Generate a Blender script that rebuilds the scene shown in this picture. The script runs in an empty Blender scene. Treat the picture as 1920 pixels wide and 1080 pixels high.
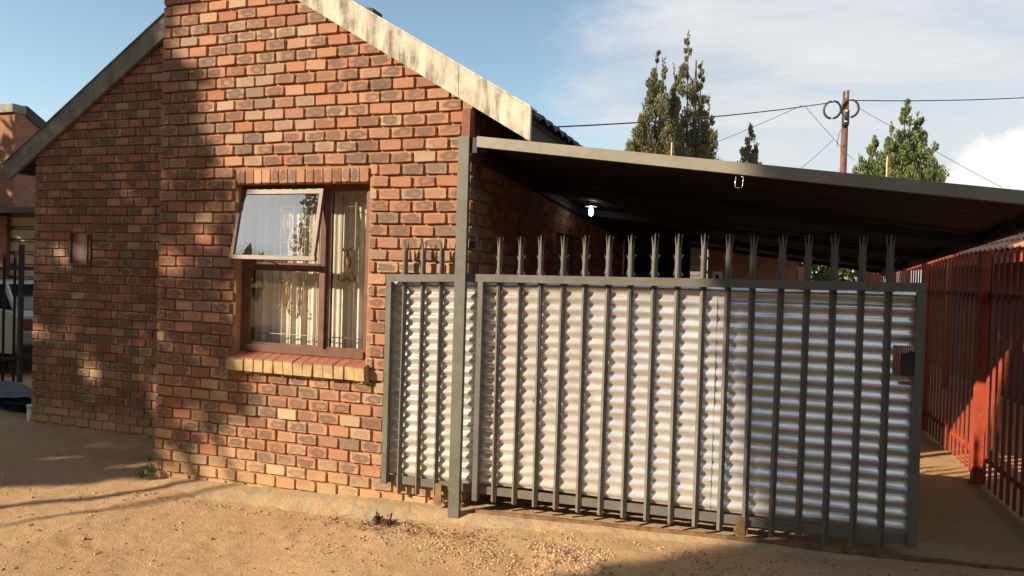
import bpy, math, random
from mathutils import Vector, Matrix, noise
random.seed(7)
R_ = math.radians
SC = bpy.context.scene
COL = SC.collection

# ------------------------------------------------------------------ camera
F_PX = 1350.0
CAM = Vector((4.7763, -4.7237, 1.7707))
def cam_axes(rx=-0.01832, ry=-0.02991, rz=0.33293):
    return Matrix.Rotation(rz, 3, 'Z') @ Matrix.Rotation(rx, 3, 'X') @ Matrix.Rotation(ry, 3, 'Y')
AX = cam_axes()
cam_d = bpy.data.cameras.new('camera')
cam = bpy.data.objects.new('camera', cam_d)
COL.objects.link(cam)
cam_d.sensor_width = 36.0
cam_d.lens = F_PX / 1920 * 36
cam_d.clip_start = 0.05
cam_d.clip_end = 2000
right, fwd, up = AX.col[0], AX.col[1], AX.col[2]
cam.matrix_world = Matrix(((right[0], up[0], -fwd[0], CAM[0]), (right[1], up[1], -fwd[1], CAM[1]),
                           (right[2], up[2], -fwd[2], CAM[2]), (0, 0, 0, 1)))
SC.camera = cam

# ------------------------------------------------------------------ light
SUN_AZ, SUN_EL = 50.0, 25.0          # direction the light travels, clockwise from +Y; height above horizon
world = bpy.data.worlds.new('World')
SC.world = world
world.use_nodes = True
SKY_STRENGTH = 0.097
SUN_STRENGTH = 5.0
EXPOSURE = 0.95
sun_d = bpy.data.lights.new('sun', 'SUN')
sun_d.energy = SUN_STRENGTH
sun_d.angle = R_(0.55)
sun_d.color = (1.0, 0.82, 0.59)
sun = bpy.data.objects.new('sun', sun_d)
COL.objects.link(sun)
sh, ch = math.sin(R_(SUN_AZ)), math.cos(R_(SUN_AZ))
SUN_DIR = Vector((sh * math.cos(R_(SUN_EL)), ch * math.cos(R_(SUN_EL)), -math.sin(R_(SUN_EL))))
sun.rotation_euler = SUN_DIR.to_track_quat('-Z', 'Y').to_euler()
sun.location = (-8, -8, 12)
SC.view_settings.view_transform = 'Standard'
SC.view_settings.look = 'None'
SC.view_settings.exposure = EXPOSURE
SC.view_settings.gamma = 1.0
SC.view_settings.use_curve_mapping = False

def build_world():
    nt = world.node_tree
    N, L = nt.nodes, nt.links
    N.clear()
    out = N.new('ShaderNodeOutputWorld')
    bg = N.new('ShaderNodeBackground')
    bg.inputs[1].default_value = 1.0
    sky = N.new('ShaderNodeTexSky')
    sky.sky_type = 'NISHITA'
    sky.sun_disc = False
    sky.sun_elevation = R_(SUN_EL)
    sky.sun_rotation = R_(SUN_AZ + 180)
    sky.dust_density = 0.35
    sky.ozone_density = 1.0
    def vm(op, a=None, b=None):
        n = N.new('ShaderNodeVectorMath'); n.operation = op
        for i, v in enumerate((a, b)):
            if v is None: continue
            if hasattr(v, 'is_linked'): L.new(v, n.inputs[i])
            else: n.inputs[i].default_value = v
        return n
    def m(op, a, b=None, c=None, clamp=False):
        n = N.new('ShaderNodeMath'); n.operation = op; n.use_clamp = clamp
        for i, v in enumerate((a, b, c)):
            if v is None: continue
            if hasattr(v, 'is_linked'): L.new(v, n.inputs[i])
            else: n.inputs[i].default_value = v
        return n.outputs[0]
    def mr(v, a, b, c=0.0, d=1.0):
        n = N.new('ShaderNodeMapRange'); n.interpolation_type = 'SMOOTHSTEP'
        L.new(v, n.inputs[0])
        for i, q in enumerate((a, b, c, d)): n.inputs[i + 1].default_value = q
        return n.outputs[0]
    tc = N.new('ShaderNodeTexCoord')
    d = vm('NORMALIZE', tc.outputs['Generated']).outputs[0]
    sep = N.new('ShaderNodeSeparateXYZ'); L.new(d, sep.inputs[0])
    # planar cloud coordinates (direction projected on a cloud layer)
    zz = m('ADD', m('MAXIMUM', sep.outputs[2], 0.0), 0.22)
    comb = N.new('ShaderNodeCombineXYZ')
    L.new(m('DIVIDE', sep.outputs[0], zz), comb.inputs[0])
    L.new(m('DIVIDE', sep.outputs[1], zz), comb.inputs[1])
    def nz(scale, detail, rough, dist=0.0, vec=None, stretch=None):
        n = N.new('ShaderNodeTexNoise')
        n.inputs['Scale'].default_value = scale
        n.inputs['Detail'].default_value = detail
        n.inputs['Roughness'].default_value = rough
        n.inputs['Distortion'].default_value = dist
        v = vec or comb.outputs[0]
        if stretch:
            v = vm('MULTIPLY', v, stretch).outputs[0]
        L.new(v, n.inputs['Vector'])
        return n.outputs[0]
    n_big = nz(1.5, 9, 0.62, 0.6)
    n_str = nz(1.6, 6, 0.6, 0.5, stretch=(1.0, 2.6, 1.0))
    n_brk = nz(1.1, 6, 0.58, 0.2)
    # cloud bank on the north-east half of the sky
    side = m('ADD', m('MULTIPLY', sep.outputs[0], math.cos(R_(13))), m('MULTIPLY', sep.outputs[1], math.sin(R_(13))))
    bank = mr(m('ADD', side, m('MULTIPLY', m('SUBTRACT', n_big, 0.5), 0.42)), -0.075, 0.10)
    bank = m('MULTIPLY', bank, mr(n_str, 0.25, 0.62, 0.62, 1.0))
    # broken cloud elsewhere, behind the camera
    back = mr(sep.outputs[1], 0.05, -0.35)
    brk = m('MULTIPLY', m('MULTIPLY', mr(n_brk, 0.52, 0.64), back), 0.8)
    # one heaped cloud low over the trees
    p = Vector(AX @ Vector(((1880 - 960) / F_PX, 1, (540 - 335) / F_PX))).normalized()
    dv = vm('SUBTRACT', d, tuple(p))
    dv = vm('MULTIPLY', dv.outputs[0], (1.0, 1.0, 1.9))
    dist = vm('LENGTH', dv.outputs[0]).outputs[1]
    n_puf = nz(13, 9, 0.66, 0.3, vec=d)
    puff = mr(m('ADD', dist, m('MULTIPLY', m('SUBTRACT', n_puf, 0.5), 0.17)), 0.098, 0.062)
    mask = m('MAXIMUM', bank, brk)
    cramp = N.new('ShaderNodeValToRGB')
    L.new(n_str, cramp.inputs[0])
    cramp.color_ramp.elements[0].position = 0.3
    cramp.color_ramp.elements[0].color = (0.335, 0.352, 0.372, 1)
    cramp.color_ramp.elements[1].position = 0.7
    cramp.color_ramp.elements[1].color = (0.425, 0.44, 0.45, 1)
    skm = N.new('ShaderNodeMix'); skm.data_type = 'RGBA'; skm.blend_type = 'MULTIPLY'
    skm.inputs[0].default_value = 1.0
    L.new(sky.outputs[0], skm.inputs[6])
    skm.inputs[7].default_value = (SKY_STRENGTH * 1.03, SKY_STRENGTH * 1.04, SKY_STRENGTH * 0.95, 1)
    mx = N.new('ShaderNodeMix'); mx.data_type = 'RGBA'
    L.new(mask, mx.inputs[0]); L.new(skm.outputs[2], mx.inputs[6]); L.new(cramp.outputs[0], mx.inputs[7])
    mx2 = N.new('ShaderNodeMix'); mx2.data_type = 'RGBA'
    L.new(m('MULTIPLY', puff, 0.92), mx2.inputs[0]); L.new(mx.outputs[2], mx2.inputs[6])
    mx2.inputs[7].default_value = (0.56, 0.55, 0.525, 1)
    L.new(mx2.outputs[2], bg.inputs[0])
    L.new(bg.outputs[0], out.inputs[0])
build_world()

# ------------------------------------------------------------------ photo pixel -> place
def ray(px, py): return AX @ Vector(((px - 960) / F_PX, 1, (540 - py) / F_PX))
def onY(px, py, Y):
    d = ray(px, py); return CAM + d * ((Y - CAM.y) / d.y)
def onX(px, py, X):
    d = ray(px, py); return CAM + d * ((X - CAM.x) / d.x)
def dep(px, py, D): return CAM + ray(px, py) * D
def to_px(p):
    v = AX.transposed() @ (Vector(p) - CAM)
    return 960 + F_PX * v.x / v.y, 540 - F_PX * v.z / v.y, v.y

# ------------------------------------------------------------------ helpers
class MB:
    def __init__(s): s.v = []; s.f = []; s.mi = []; s.uv = []; s.smooth = []
    def add(s, vs, fs, mi=0, uv=None, smooth=False):
        o = len(s.v); s.v += [tuple(v) for v in vs]
        s.uv += (uv if uv else [(0.5, 0.5)] * len(vs))
        for f in fs:
            s.f.append([i + o for i in f]); s.mi.append(mi); s.smooth.append(smooth)
        return s
    def box(s, x0, x1, y0, y1, z0, z1, mi=0, M=None):
        vs = [Vector((x, y, z)) for z in (z0, z1) for y in (y0, y1) for x in (x0, x1)]
        if M: vs = [M @ v for v in vs]
        return s.add(vs, [(0, 2, 3, 1), (4, 5, 7, 6), (0, 1, 5, 4), (2, 6, 7, 3), (0, 4, 6, 2), (1, 3, 7, 5)], mi)
    def hexa(s, b, t, mi=0):           # bottom quad and top quad, counter-clockwise from above
        return s.add(list(b) + list(t), [(3, 2, 1, 0), (4, 5, 6, 7), (0, 1, 5, 4), (1, 2, 6, 5), (2, 3, 7, 6), (3, 0, 4, 7)], mi)
    def prism(s, poly, off, mi=0):     # planar polygon extruded by a vector
        n = len(poly); off = Vector(off)
        a = [Vector(p) for p in poly]; b = [p + off for p in a]
        fs = [tuple(range(n)), tuple(range(2 * n - 1, n - 1, -1))]
        fs += [(i, i + n, (i + 1) % n + n, (i + 1) % n) for i in range(n)]
        return s.add(a + b, fs, mi)
    def tube(s, path, r, n=8, mi=0, cap=True, smooth=True):
        path = [Vector(p) for p in path]
        rr = r if isinstance(r, (list, tuple)) else [r] * len(path)
        vs = []; fs = []
        ref = None
        for i, p in enumerate(path):
            t = (path[min(i + 1, len(path) - 1)] - path[max(i - 1, 0)]).normalized()
            if ref is None:
                ref = Vector((0, 0, 1)) if abs(t.z) < 0.9 else Vector((1, 0, 0))
            a = t.cross(ref).normalized(); b = t.cross(a).normalized(); ref = -b if False else ref
            for k in range(n):
                an = 2 * math.pi * k / n
                vs.append(p + (a * math.cos(an) + b * math.sin(an)) * rr[i])
        for i in range(len(path) - 1):
            for k in range(n):
                fs.append((i * n + k, i * n + (k + 1) % n, (i + 1) * n + (k + 1) % n, (i + 1) * n + k))
        s.add(vs, fs, mi, smooth=smooth)
        if cap:
            o = len(s.v) - len(vs)
            s.f.append([o + k for k in range(n)][::-1]); s.mi.append(mi); s.smooth.append(False)
            s.f.append([o + (len(path) - 1) * n + k for k in range(n)]); s.mi.append(mi); s.smooth.append(False)
        return s
    def mesh(s, name, mats):
        me = bpy.data.meshes.new(name)
        me.from_pydata(s.v, [], s.f)
        ul = me.uv_layers.new(name='UVMap')
        li = [0] * len(me.loops); me.loops.foreach_get('vertex_index', li)
        flat = []
        for i in li: flat += s.uv[i]
        ul.data.foreach_set('uv', flat)
        for m_ in (mats if isinstance(mats, (list, tuple)) else [mats]): me.materials.append(m_)
        me.polygons.foreach_set('material_index', s.mi)
        me.polygons.foreach_set('use_smooth', s.smooth)
        me.update()
        return me
    def build(s, name, mats, parent=None, origin=None):
        if origin is not None:
            o = Vector(origin); s.v = [tuple(Vector(v) - o) for v in s.v]
        me = s.mesh(name, mats)
        return link(name, me, parent, origin)
def link(name, me, parent=None, loc=None):
    ob = bpy.data.objects.new(name, me); COL.objects.link(ob)
    if loc is not None: ob.location = loc
    if parent: ob.parent = parent
    return ob
def tag(o, label=None, cat=None, group=None, kind=None):
    if label: o['label'] = label
    if cat: o['category'] = cat
    if group: o['group'] = group
    if kind: o['kind'] = kind
    return o
def empty(name, label, cat, loc=(0, 0, 0), group=None):
    o = bpy.data.objects.new(name, None); COL.objects.link(o); o.location = loc
    o.empty_display_size = 0.1
    return tag(o, label, cat, group)
def lerp_table(tab, x):
    if x <= tab[0][0]: return tab[0][1]
    for (a, b), (c, d) in zip(tab, tab[1:]):
        if x <= c: return b + (d - b) * (x - a) / (c - a)
    return tab[-1][1]
def sstep(a, b, x):
    t = max(0, min(1, (x - a) / (b - a))); return t * t * (3 - 2 * t)
def fbm(x, y, z=0.0, o=4): return noise.fractal(Vector((x, y, z)), 1.0, 2.0, o)

# ------------------------------------------------------------------ materials
class NT:
    def __init__(s, name):
        s.m = bpy.data.materials.new(name); s.m.use_nodes = True
        s.t = s.m.node_tree; s.N = s.t.nodes; s.L = s.t.links
        s.b = s.N['Principled BSDF']; s.out = s.N['Material Output']
    def n(s, t, **k):
        n = s.N.new(t)
        for a, v in k.items(): setattr(n, a, v)
        return n
    def set(s, sock, v):
        if hasattr(v, 'is_linked'): s.L.new(v, sock)
        else: sock.default_value = v
    def math(s, op, a, b=0.0, clamp=False):
        n = s.n('ShaderNodeMath', operation=op, use_clamp=clamp)
        s.set(n.inputs[0], a); s.set(n.inputs[1], b); return n.outputs[0]
    def noise(s, scale, detail=4, rough=0.55, vec=None, stretch=None, dist=0.0):
        n = s.n('ShaderNodeTexNoise')
        n.inputs['Scale'].default_value = scale; n.inputs['Detail'].default_value = detail
        n.inputs['Roughness'].default_value = rough; n.inputs['Distortion'].default_value = dist
        v = vec or s.obj()
        if stretch:
            q = s.n('ShaderNodeVectorMath', operation='MULTIPLY')
            s.L.new(v, q.inputs[0]); q.inputs[1].default_value = stretch; v = q.outputs[0]
        s.L.new(v, n.inputs['Vector'])
        return n.outputs[0]
    def obj(s):
        if not hasattr(s, '_tc'): s._tc = s.n('ShaderNodeTexCoord')
        return s._tc.outputs['Object']
    def pos(s):
        if not hasattr(s, '_g'): s._g = s.n('ShaderNodeNewGeometry')
        return s._g.outputs['Position']
    def island(s):
        s.pos(); return s._g.outputs['Random Per Island']
    def rnd(s):
        if not hasattr(s, '_oi'): s._oi = s.n('ShaderNodeObjectInfo')
        return s._oi.outputs['Random']
    def range(s, v, a, b, c=0.0, d=1.0):
        n = s.n('ShaderNodeMapRange'); s.set(n.inputs[0], v)
        for i, q in enumerate((a, b, c, d)): n.inputs[i + 1].default_value = q
        return n.outputs[0]
    def mix(s, f, a, b, blend='MIX'):
        n = s.n('ShaderNodeMix', data_type='RGBA', blend_type=blend)
        s.set(n.inputs[0], f)
        for sock, v in ((n.inputs[6], a), (n.inputs[7], b)):
            if isinstance(v, tuple) and len(v) == 3: v = v + (1,)
            s.set(sock, v)
        return n.outputs[2]
    def ramp(s, v, stops, interp='LINEAR'):
        n = s.n('ShaderNodeValToRGB'); s.L.new(v, n.inputs[0])
        cr = n.color_ramp; cr.interpolation = interp
        while len(cr.elements) < len(stops): cr.elements.new(0.5)
        for e, (p, c) in zip(cr.elements, stops): e.position = p; e.color = tuple(c) + (1,)
        return n.outputs[0]
    def base(s, c):
        if isinstance(c, tuple): c = c + (1,)
        s.set(s.b.inputs['Base Color'], c); return s
    def rough(s, v): s.set(s.b.inputs['Roughness'], v); return s
    def metal(s, v): s.set(s.b.inputs['Metallic'], v); return s
    def bump(s, h, strength=0.3, dist=0.01):
        n = s.n('ShaderNodeBump'); n.inputs['Strength'].default_value = strength; n.inputs['Distance'].default_value = dist
        s.L.new(h, n.inputs['Height']); s.L.new(n.outputs[0], s.b.inputs['Normal']); return s
    def spec(s, v): s.b.inputs['Specular IOR Level'].default_value = v; return s

def simple(name, c, rough=0.6, metal=0.0, var=0.25, scale=6.0, bump=0.15, spec=0.5, dark=None):
    t = NT(name)
    nz = t.noise(scale, 5, 0.6, vec=t.pos())
    d = dark or tuple(q * (1 - var) for q in c)
    l = tuple(min(1, q * (1 + var * 0.6)) for q in c)
    t.base(t.ramp(nz, [(0.3, d), (0.7, l)])).rough(rough).metal(metal).spec(spec)
    if bump: t.bump(t.noise(scale * 9, 4, 0.6, vec=t.pos()), bump, 0.004)
    return t.m

def mat_brick(name='face_brick', tint=(1, 1, 1)):
    t = NT(name)
    uvn = t.n('ShaderNodeUVMap'); uv = uvn.outputs[0]
    r = t.math('FRACT', t.math('ADD', t.math('MULTIPLY', t.rnd(), 7.31), t.island()))
    r2 = t.math('FRACT', t.math('MULTIPLY', r, 53.7))
    r3 = t.math('FRACT', t.math('MULTIPLY', r, 191.3))
    def T(c): return tuple(a * b for a, b in zip(c, tint))
    col = t.ramp(r, [(0.0, T((0.39, 0.20, 0.125))), (0.2, T((0.46, 0.235, 0.14))), (0.34, T((0.37, 0.155, 0.092))),
                     (0.48, T((0.51, 0.30, 0.195))), (0.62, T((0.27, 0.125, 0.082))), (0.74, T((0.47, 0.33, 0.23))),
                     (0.86, T((0.22, 0.165, 0.125))), (0.95, T((0.58, 0.43, 0.27))), (1.0, T((0.40, 0.19, 0.115)))])
    off = t.n('ShaderNodeCombineXYZ')
    t.set(off.inputs[0], t.math('MULTIPLY', r2, 40.0)); t.set(off.inputs[1], t.math('MULTIPLY', r3, 40.0)); t.set(off.inputs[2], r)
    va = t.n('ShaderNodeVectorMath', operation='ADD'); t.L.new(uv, va.inputs[0]); t.L.new(off.outputs[0], va.inputs[1])
    warp = t.noise(2.2, 5, 0.65, vec=va.outputs[0])
    fine = t.noise(9.0, 5, 0.7, vec=va.outputs[0])
    # fire mark: an oval, darker in the middle with a pale rim, of its own strength on each brick
    sx = t.n('ShaderNodeSeparateXYZ'); t.L.new(uv, sx.inputs[0])
    dx = t.math('SUBTRACT', sx.outputs[0], t.math('ADD', 0.42, t.math('MULTIPLY', r3, 0.2)))
    dy = t.math('SUBTRACT', sx.outputs[1], 0.5)
    sq = t.math('POWER', t.math('ADD', t.math('POWER', t.math('ABSOLUTE', t.math('MULTIPLY', dx, 2.05)), 2.6),
                                t.math('POWER', t.math('ABSOLUTE', t.math('MULTIPLY', dy, 2.0)), 2.6)), 0.4)
    sq = t.math('ADD', sq, t.math('MULTIPLY', t.math('SUBTRACT', warp, 0.5), 1.8))
    core = t.range(sq, 1.0, 0.66)
    inner = t.range(sq, 0.45, 0.22)
    st = t.range(r2, 0.12, 0.6)
    mark = t.math('MULTIPLY', t.math('SUBTRACT', core, t.math('MULTIPLY', inner, t.math('MULTIPLY', r3, 0.6))), t.math('MULTIPLY', st, 0.85), True)
    col = t.mix(mark, col, T((0.115, 0.092, 0.075)))
    col = t.mix(t.range(fine, 0.35, 0.75, 0.0, 0.45), col, T((0.24, 0.12, 0.075)))
    col = t.mix(t.range(fine, 0.56, 0.8, 0.0, 0.35), col, T((0.56, 0.36, 0.22)))
    # dust splashed up from the yard
    p = t.n('ShaderNodeSeparateXYZ'); t.L.new(t.pos(), p.inputs[0])
    n2 = t.noise(5.0, 5, 0.65, vec=t.pos())
    dust = t.range(t.math('ADD', p.outputs[2], t.math('MULTIPLY', t.math('SUBTRACT', n2, 0.5), -0.45)), 0.30, 0.05, 0.0, 0.7)
    col = t.mix(dust, col, (0.50, 0.345, 0.19))
    t.base(col).rough(0.88).spec(0.2)
    t.bump(t.math('ADD', t.noise(70, 4, 0.65, vec=t.pos()), t.noise(260, 2, 0.5, vec=t.pos())), 0.45, 0.004)
    return t.m
def mat_mortar():
    t = NT('mortar')
    a = t.noise(4, 5, 0.6, vec=t.pos())
    c = t.ramp(a, [(0.3, (0.29, 0.15, 0.085)), (0.7, (0.40, 0.225, 0.135))])
    p = t.n('ShaderNodeSeparateXYZ'); t.L.new(t.pos(), p.inputs[0])
    dust = t.range(t.math('ADD', p.outputs[2], t.math('MULTIPLY', t.math('SUBTRACT', a, 0.5), -0.4)), 0.28, 0.03, 0.0, 0.8)
    c = t.mix(dust, c, (0.50, 0.345, 0.19))
    t.base(c).rough(0.95).spec(0.1)
    t.bump(t.noise(180, 3, 0.6, vec=t.pos()), 0.6, 0.004)
    return t.m
def mat_ground():
    t = NT('sandy_soil')
    a = t.noise(0.55, 5, 0.6, vec=t.pos()); b = t.noise(9, 6, 0.7, vec=t.pos()); c = t.noise(95, 4, 0.7, vec=t.pos())
    col = t.ramp(a, [(0.3, (0.41, 0.265, 0.145)), (0.7, (0.50, 0.335, 0.19))])
    col = t.mix(t.range(b, 0.5, 0.8, 0, 0.5), col, (0.30, 0.18, 0.085))
    col = t.mix(t.range(c, 0.54, 0.70, 0, 0.75), col, (0.22, 0.125, 0.065))
    e_ = t.noise(38, 5, 0.75, vec=t.pos())
    col = t.mix(t.range(e_, 0.56, 0.72, 0, 0.6), col, (0.25, 0.15, 0.08))
    col = t.mix(t.range(c, 0.42, 0.25, 0, 0.45), col, (0.54, 0.38, 0.215))
    p = t.n('ShaderNodeSeparateXYZ'); t.L.new(t.pos(), p.inputs[0])
    t.base(col).rough(0.97).spec(0.1)
    t.bump(t.math('ADD', t.math('ADD', t.math('MULTIPLY', b, 1.0), c), e_), 0.8, 0.014)
    return t.m
def mat_concrete():
    t = NT('old_concrete')
    a = t.noise(2.2, 6, 0.65, vec=t.pos()); b = t.noise(26, 5, 0.7, vec=t.pos())
    col = t.ramp(a, [(0.3, (0.25, 0.215, 0.155)), (0.5, (0.34, 0.28, 0.19)), (0.7, (0.39, 0.265, 0.145))])
    col = t.mix(t.range(b, 0.5, 0.8, 0, 0.5), col, (0.26, 0.20, 0.135))
    vo = t.n('ShaderNodeTexVoronoi', feature='DISTANCE_TO_EDGE'); vo.inputs['Scale'].default_value = 2.3
    wv = t.n('ShaderNodeVectorMath', operation='ADD'); t.L.new(t.pos(), wv.inputs[0])
    nn_ = t.n('ShaderNodeTexNoise'); nn_.inputs['Scale'].default_value = 4.0; nn_.inputs['Detail'].default_value = 4; t.L.new(t.pos(), nn_.inputs['Vector'])
    sc_ = t.n('ShaderNodeVectorMath', operation='SCALE'); t.L.new(nn_.outputs[1], sc_.inputs[0]); sc_.inputs['Scale'].default_value = 0.35
    t.L.new(sc_.outputs[0], wv.inputs[1]); t.L.new(wv.outputs[0], vo.inputs['Vector'])
    crack = t.range(vo.outputs[0], 0.008, 0.0, 0.0, 0.4)
    col = t.mix(crack, col, (0.14, 0.10, 0.065))
    sand = t.noise(6.5, 6, 0.7, vec=t.pos())
    col = t.mix(t.range(sand, 0.42, 0.58, 0, 0.85), col, (0.42, 0.28, 0.145))
    t.base(col).rough(0.95).spec(0.1).bump(t.math('SUBTRACT', t.math('ADD', b, t.math('MULTIPLY', sand, 1.5)), crack), 0.6, 0.012)
    return t.m
def mat_bargeboard():
    t = NT('weathered_white_board')
    p = t.pos()
    streak = t.noise(16, 5, 0.65, vec=p, stretch=(1.0, 1.0, 0.16))
    blot = t.noise(3.2, 5, 0.65, vec=p)
    f = t.math('MULTIPLY', t.range(streak, 0.40, 0.62), t.range(blot, 0.34, 0.56), True)
    col = t.mix(f, (0.61, 0.575, 0.485), (0.20, 0.185, 0.15))
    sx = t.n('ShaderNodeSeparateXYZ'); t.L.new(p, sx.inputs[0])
    grn_shade = t.range(sx.outputs[0], 0.0, -1.2, 0.0, 0.8)       # grey-green left board, darkened further: tree shade put into the colour
    col = t.mix(grn_shade, col, t.ramp(t.noise(7, 5, 0.65, vec=p, stretch=(1, 1, 0.35)), [(0.3, (0.115, 0.125, 0.10)), (0.7, (0.27, 0.275, 0.225))]))
    spot = t.noise(60, 2, 0.5, vec=p)
    col = t.mix(t.range(spot, 0.68, 0.74, 0, 0.6), col, (0.12, 0.10, 0.075))
    t.base(col).rough(0.85).spec(0.2).bump(streak, 0.1, 0.004)
    return t.m
def mat_paint(name, c, rust=0.0, rough=0.45):
    t = NT(name)
    a = t.noise(5, 5, 0.6, vec=t.pos())
    col = t.ramp(a, [(0.3, tuple(q * 0.82 for q in c)), (0.7, tuple(min(1, q * 1.12) for q in c))])
    if rust:
        b = t.noise(13, 5, 0.65, vec=t.pos())
        p = t.n('ShaderNodeSeparateXYZ'); t.L.new(t.pos(), p.inputs[0])
        low = t.range(p.outputs[2], 0.30, 0.19, 0.0, 0.26)
        f = t.range(t.math('ADD', b, low), 0.66, 0.78, 0, 0.75)
        col = t.mix(f, col, (0.27, 0.115, 0.05))
    dst = t.noise(24, 6, 0.7, vec=t.pos())
    col = t.mix(t.range(dst, 0.52, 0.72, 0, 0.4), col, tuple(min(1, q * 0.6 + 0.10) for q in c))
    chip = t.noise(75, 4, 0.7, vec=t.pos())
    col = t.mix(t.range(chip, 0.70, 0.74, 0, 0.8), col, (0.16, 0.075, 0.04))
    t.base(col).rough(t.range(dst, 0.3, 0.7, rough * 0.85, min(1, rough * 1.5))).bump(t.math('ADD', t.noise(120, 3, 0.6, vec=t.pos()), chip), 0.15, 0.002)
    return t.m
def mat_zinc():
    t = NT('galvanised_sheet')
    a = t.noise(7, 4, 0.6, vec=t.pos(), stretch=(1, 1, 2)); b = t.noise(60, 3, 0.6, vec=t.pos(), stretch=(0.25, 1, 1))
    col = t.ramp(a, [(0.3, (0.66, 0.66, 0.65)), (0.7, (0.84, 0.84, 0.83))])
    p_ = t.n('ShaderNodeSeparateXYZ'); t.L.new(t.pos(), p_.inputs[0])
    dn = t.noise(11, 6, 0.7, vec=t.pos())
    drt = t.range(t.math('ADD', p_.outputs[2], t.math('MULTIPLY', t.math('SUBTRACT', dn, 0.5), -0.6)), 0.50, 0.26, 0.0, 0.4)
    stn = t.noise(3.0, 6, 0.7, vec=t.pos(), stretch=(2.5, 1, 0.5))
    drt = t.math('MAXIMUM', drt, t.range(stn, 0.62, 0.76, 0, 0.22))
    col = t.mix(drt, col, (0.40, 0.30, 0.19))
    t.base(col).metal(t.math('MULTIPLY', t.math('SUBTRACT', 1.0, drt), 0.60)).rough(t.range(t.math('ADD', t.math('MULTIPLY', a, 0.6), t.math('MULTIPLY', b, 0.4)), 0.3, 0.7, 0.13, 0.27))
    t.bump(a, 0.03, 0.02)
    return t.m
def mat_glass(tint=0.9, refl=0.12):
    t = NT('window_glass')
    t.N.remove(t.b)
    tr = t.n('ShaderNodeBsdfTransparent'); tr.inputs[0].default_value = (tint, tint, tint, 1)
    gl = t.n('ShaderNodeBsdfGlossy'); gl.inputs['Roughness'].default_value = 0.008
    gl.inputs[0].default_value = (1, 1, 1, 1)
    lw = t.n('ShaderNodeLayerWeight'); lw.inputs[0].default_value = 0.5
    f = t.math('ADD', t.math('MULTIPLY', t.math('POWER', lw.outputs['Facing'], 4.0), 0.8), refl, True)
    mx = t.n('ShaderNodeMixShader'); t.L.new(f, mx.inputs[0]); t.L.new(tr.outputs[0], mx.inputs[1]); t.L.new(gl.outputs[0], mx.inputs[2])
    t.L.new(mx.outputs[0], t.out.inputs[0])
    return t.m
def mat_leaf(name, cols, trans=0.25, rough=0.6):
    t = NT(name)
    col = t.ramp(t.island(), [(i / (len(cols) - 1), c) for i, c in enumerate(cols)])
    t.base(col).rough(rough).spec(0.25)
    tl = t.n('ShaderNodeBsdfTranslucent'); t.L.new(col, tl.inputs[0])
    mx = t.n('ShaderNodeMixShader'); mx.inputs[0].default_value = trans
    t.L.new(t.b.outputs[0], mx.inputs[1]); t.L.new(tl.outputs[0], mx.inputs[2]); t.L.new(mx.outputs[0], t.out.inputs[0])
    return t.m
def mat_curtain():
    t = NT('cream_curtain')
    a = t.noise(2.5, 4, 0.6, vec=t.pos(), stretch=(3, 1, 0.5)); b = t.noise(240, 2, 0.5, vec=t.pos())
    col = t.ramp(a, [(0.3, (0.78, 0.74, 0.62)), (0.7, (0.86, 0.84, 0.75))])
    t.base(col).rough(0.9).spec(0.1).bump(b, 0.15, 0.002)
    tl = t.n('ShaderNodeBsdfTranslucent'); t.L.new(col, tl.inputs[0])
    mx = t.n('ShaderNodeMixShader'); mx.inputs[0].default_value = 0.25
    t.L.new(t.b.outputs[0], mx.inputs[1]); t.L.new(tl.outputs[0], mx.inputs[2]); t.L.new(mx.outputs[0], t.out.inputs[0])
    return t.m
M = {}
M['brick'] = mat_brick(); M['mortar'] = mat_mortar(); M['soil'] = mat_ground(); M['concrete'] = mat_concrete()
M['board'] = mat_bargeboard(); M['zinc'] = mat_zinc(); M['glass'] = mat_glass(0.985, 0.035); M['sash_glass'] = mat_glass(0.96, 0.13); M['curtain'] = mat_curtain()
M['green'] = mat_paint('grey_green_paint', (0.128, 0.126, 0.108), 1.0, 0.42)
M['frame'] = mat_paint('grey_green_frame_paint', (0.128, 0.126, 0.108), 0, 0.42)
M['fascia'] = mat_paint('grey_fascia_paint', (0.25, 0.24, 0.195), 0, 0.4)
M['red'] = mat_paint('red_paint', (0.35, 0.058, 0.026), 0, 0.5)
M['redbrown'] = mat_paint('red_oxide_primer', (0.20, 0.062, 0.035), 0, 0.6)
M['black'] = mat_paint('black_paint', (0.02, 0.02, 0.02), 0, 0.5)
M['wood'] = simple('brown_window_paint', (0.145, 0.066, 0.045), 0.5, var=0.3, scale=14)
M['sillred'] = simple('red_polished_sill', (0.27, 0.095, 0.058), 0.55, var=0.3, scale=9)
M['buff'] = simple('dusty_mortar_face', (0.47, 0.345, 0.185), 0.95, var=0.25, scale=13, bump=0.4, spec=0.1)
M['tile_dark'] = simple('charcoal_roof_tile', (0.05, 0.046, 0.045), 0.8, var=0.4, scale=3, bump=0.3)
M['tile_red'] = simple('terracotta_roof_tile', (0.42, 0.20, 0.115), 0.85, var=0.35, scale=5, bump=0.3)
M['dark'] = simple('dark_room', (0.03, 0.025, 0.02), 0.9, bump=0)
M['sheet_under'] = simple('weathered_roof_sheet', (0.055, 0.046, 0.041), 0.55, 0.3, var=0.3, scale=4)
M['gold'] = simple('old_gold_paint', (0.30, 0.19, 0.06), 0.45, 0.4, var=0.4, scale=40)
M['bar'] = simple('cream_guard_bar', (0.42, 0.37, 0.27), 0.5, var=0.2, scale=20)
M['white'] = simple('white_paint', (0.68, 0.66, 0.62), 0.6, var=0.12)
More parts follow.
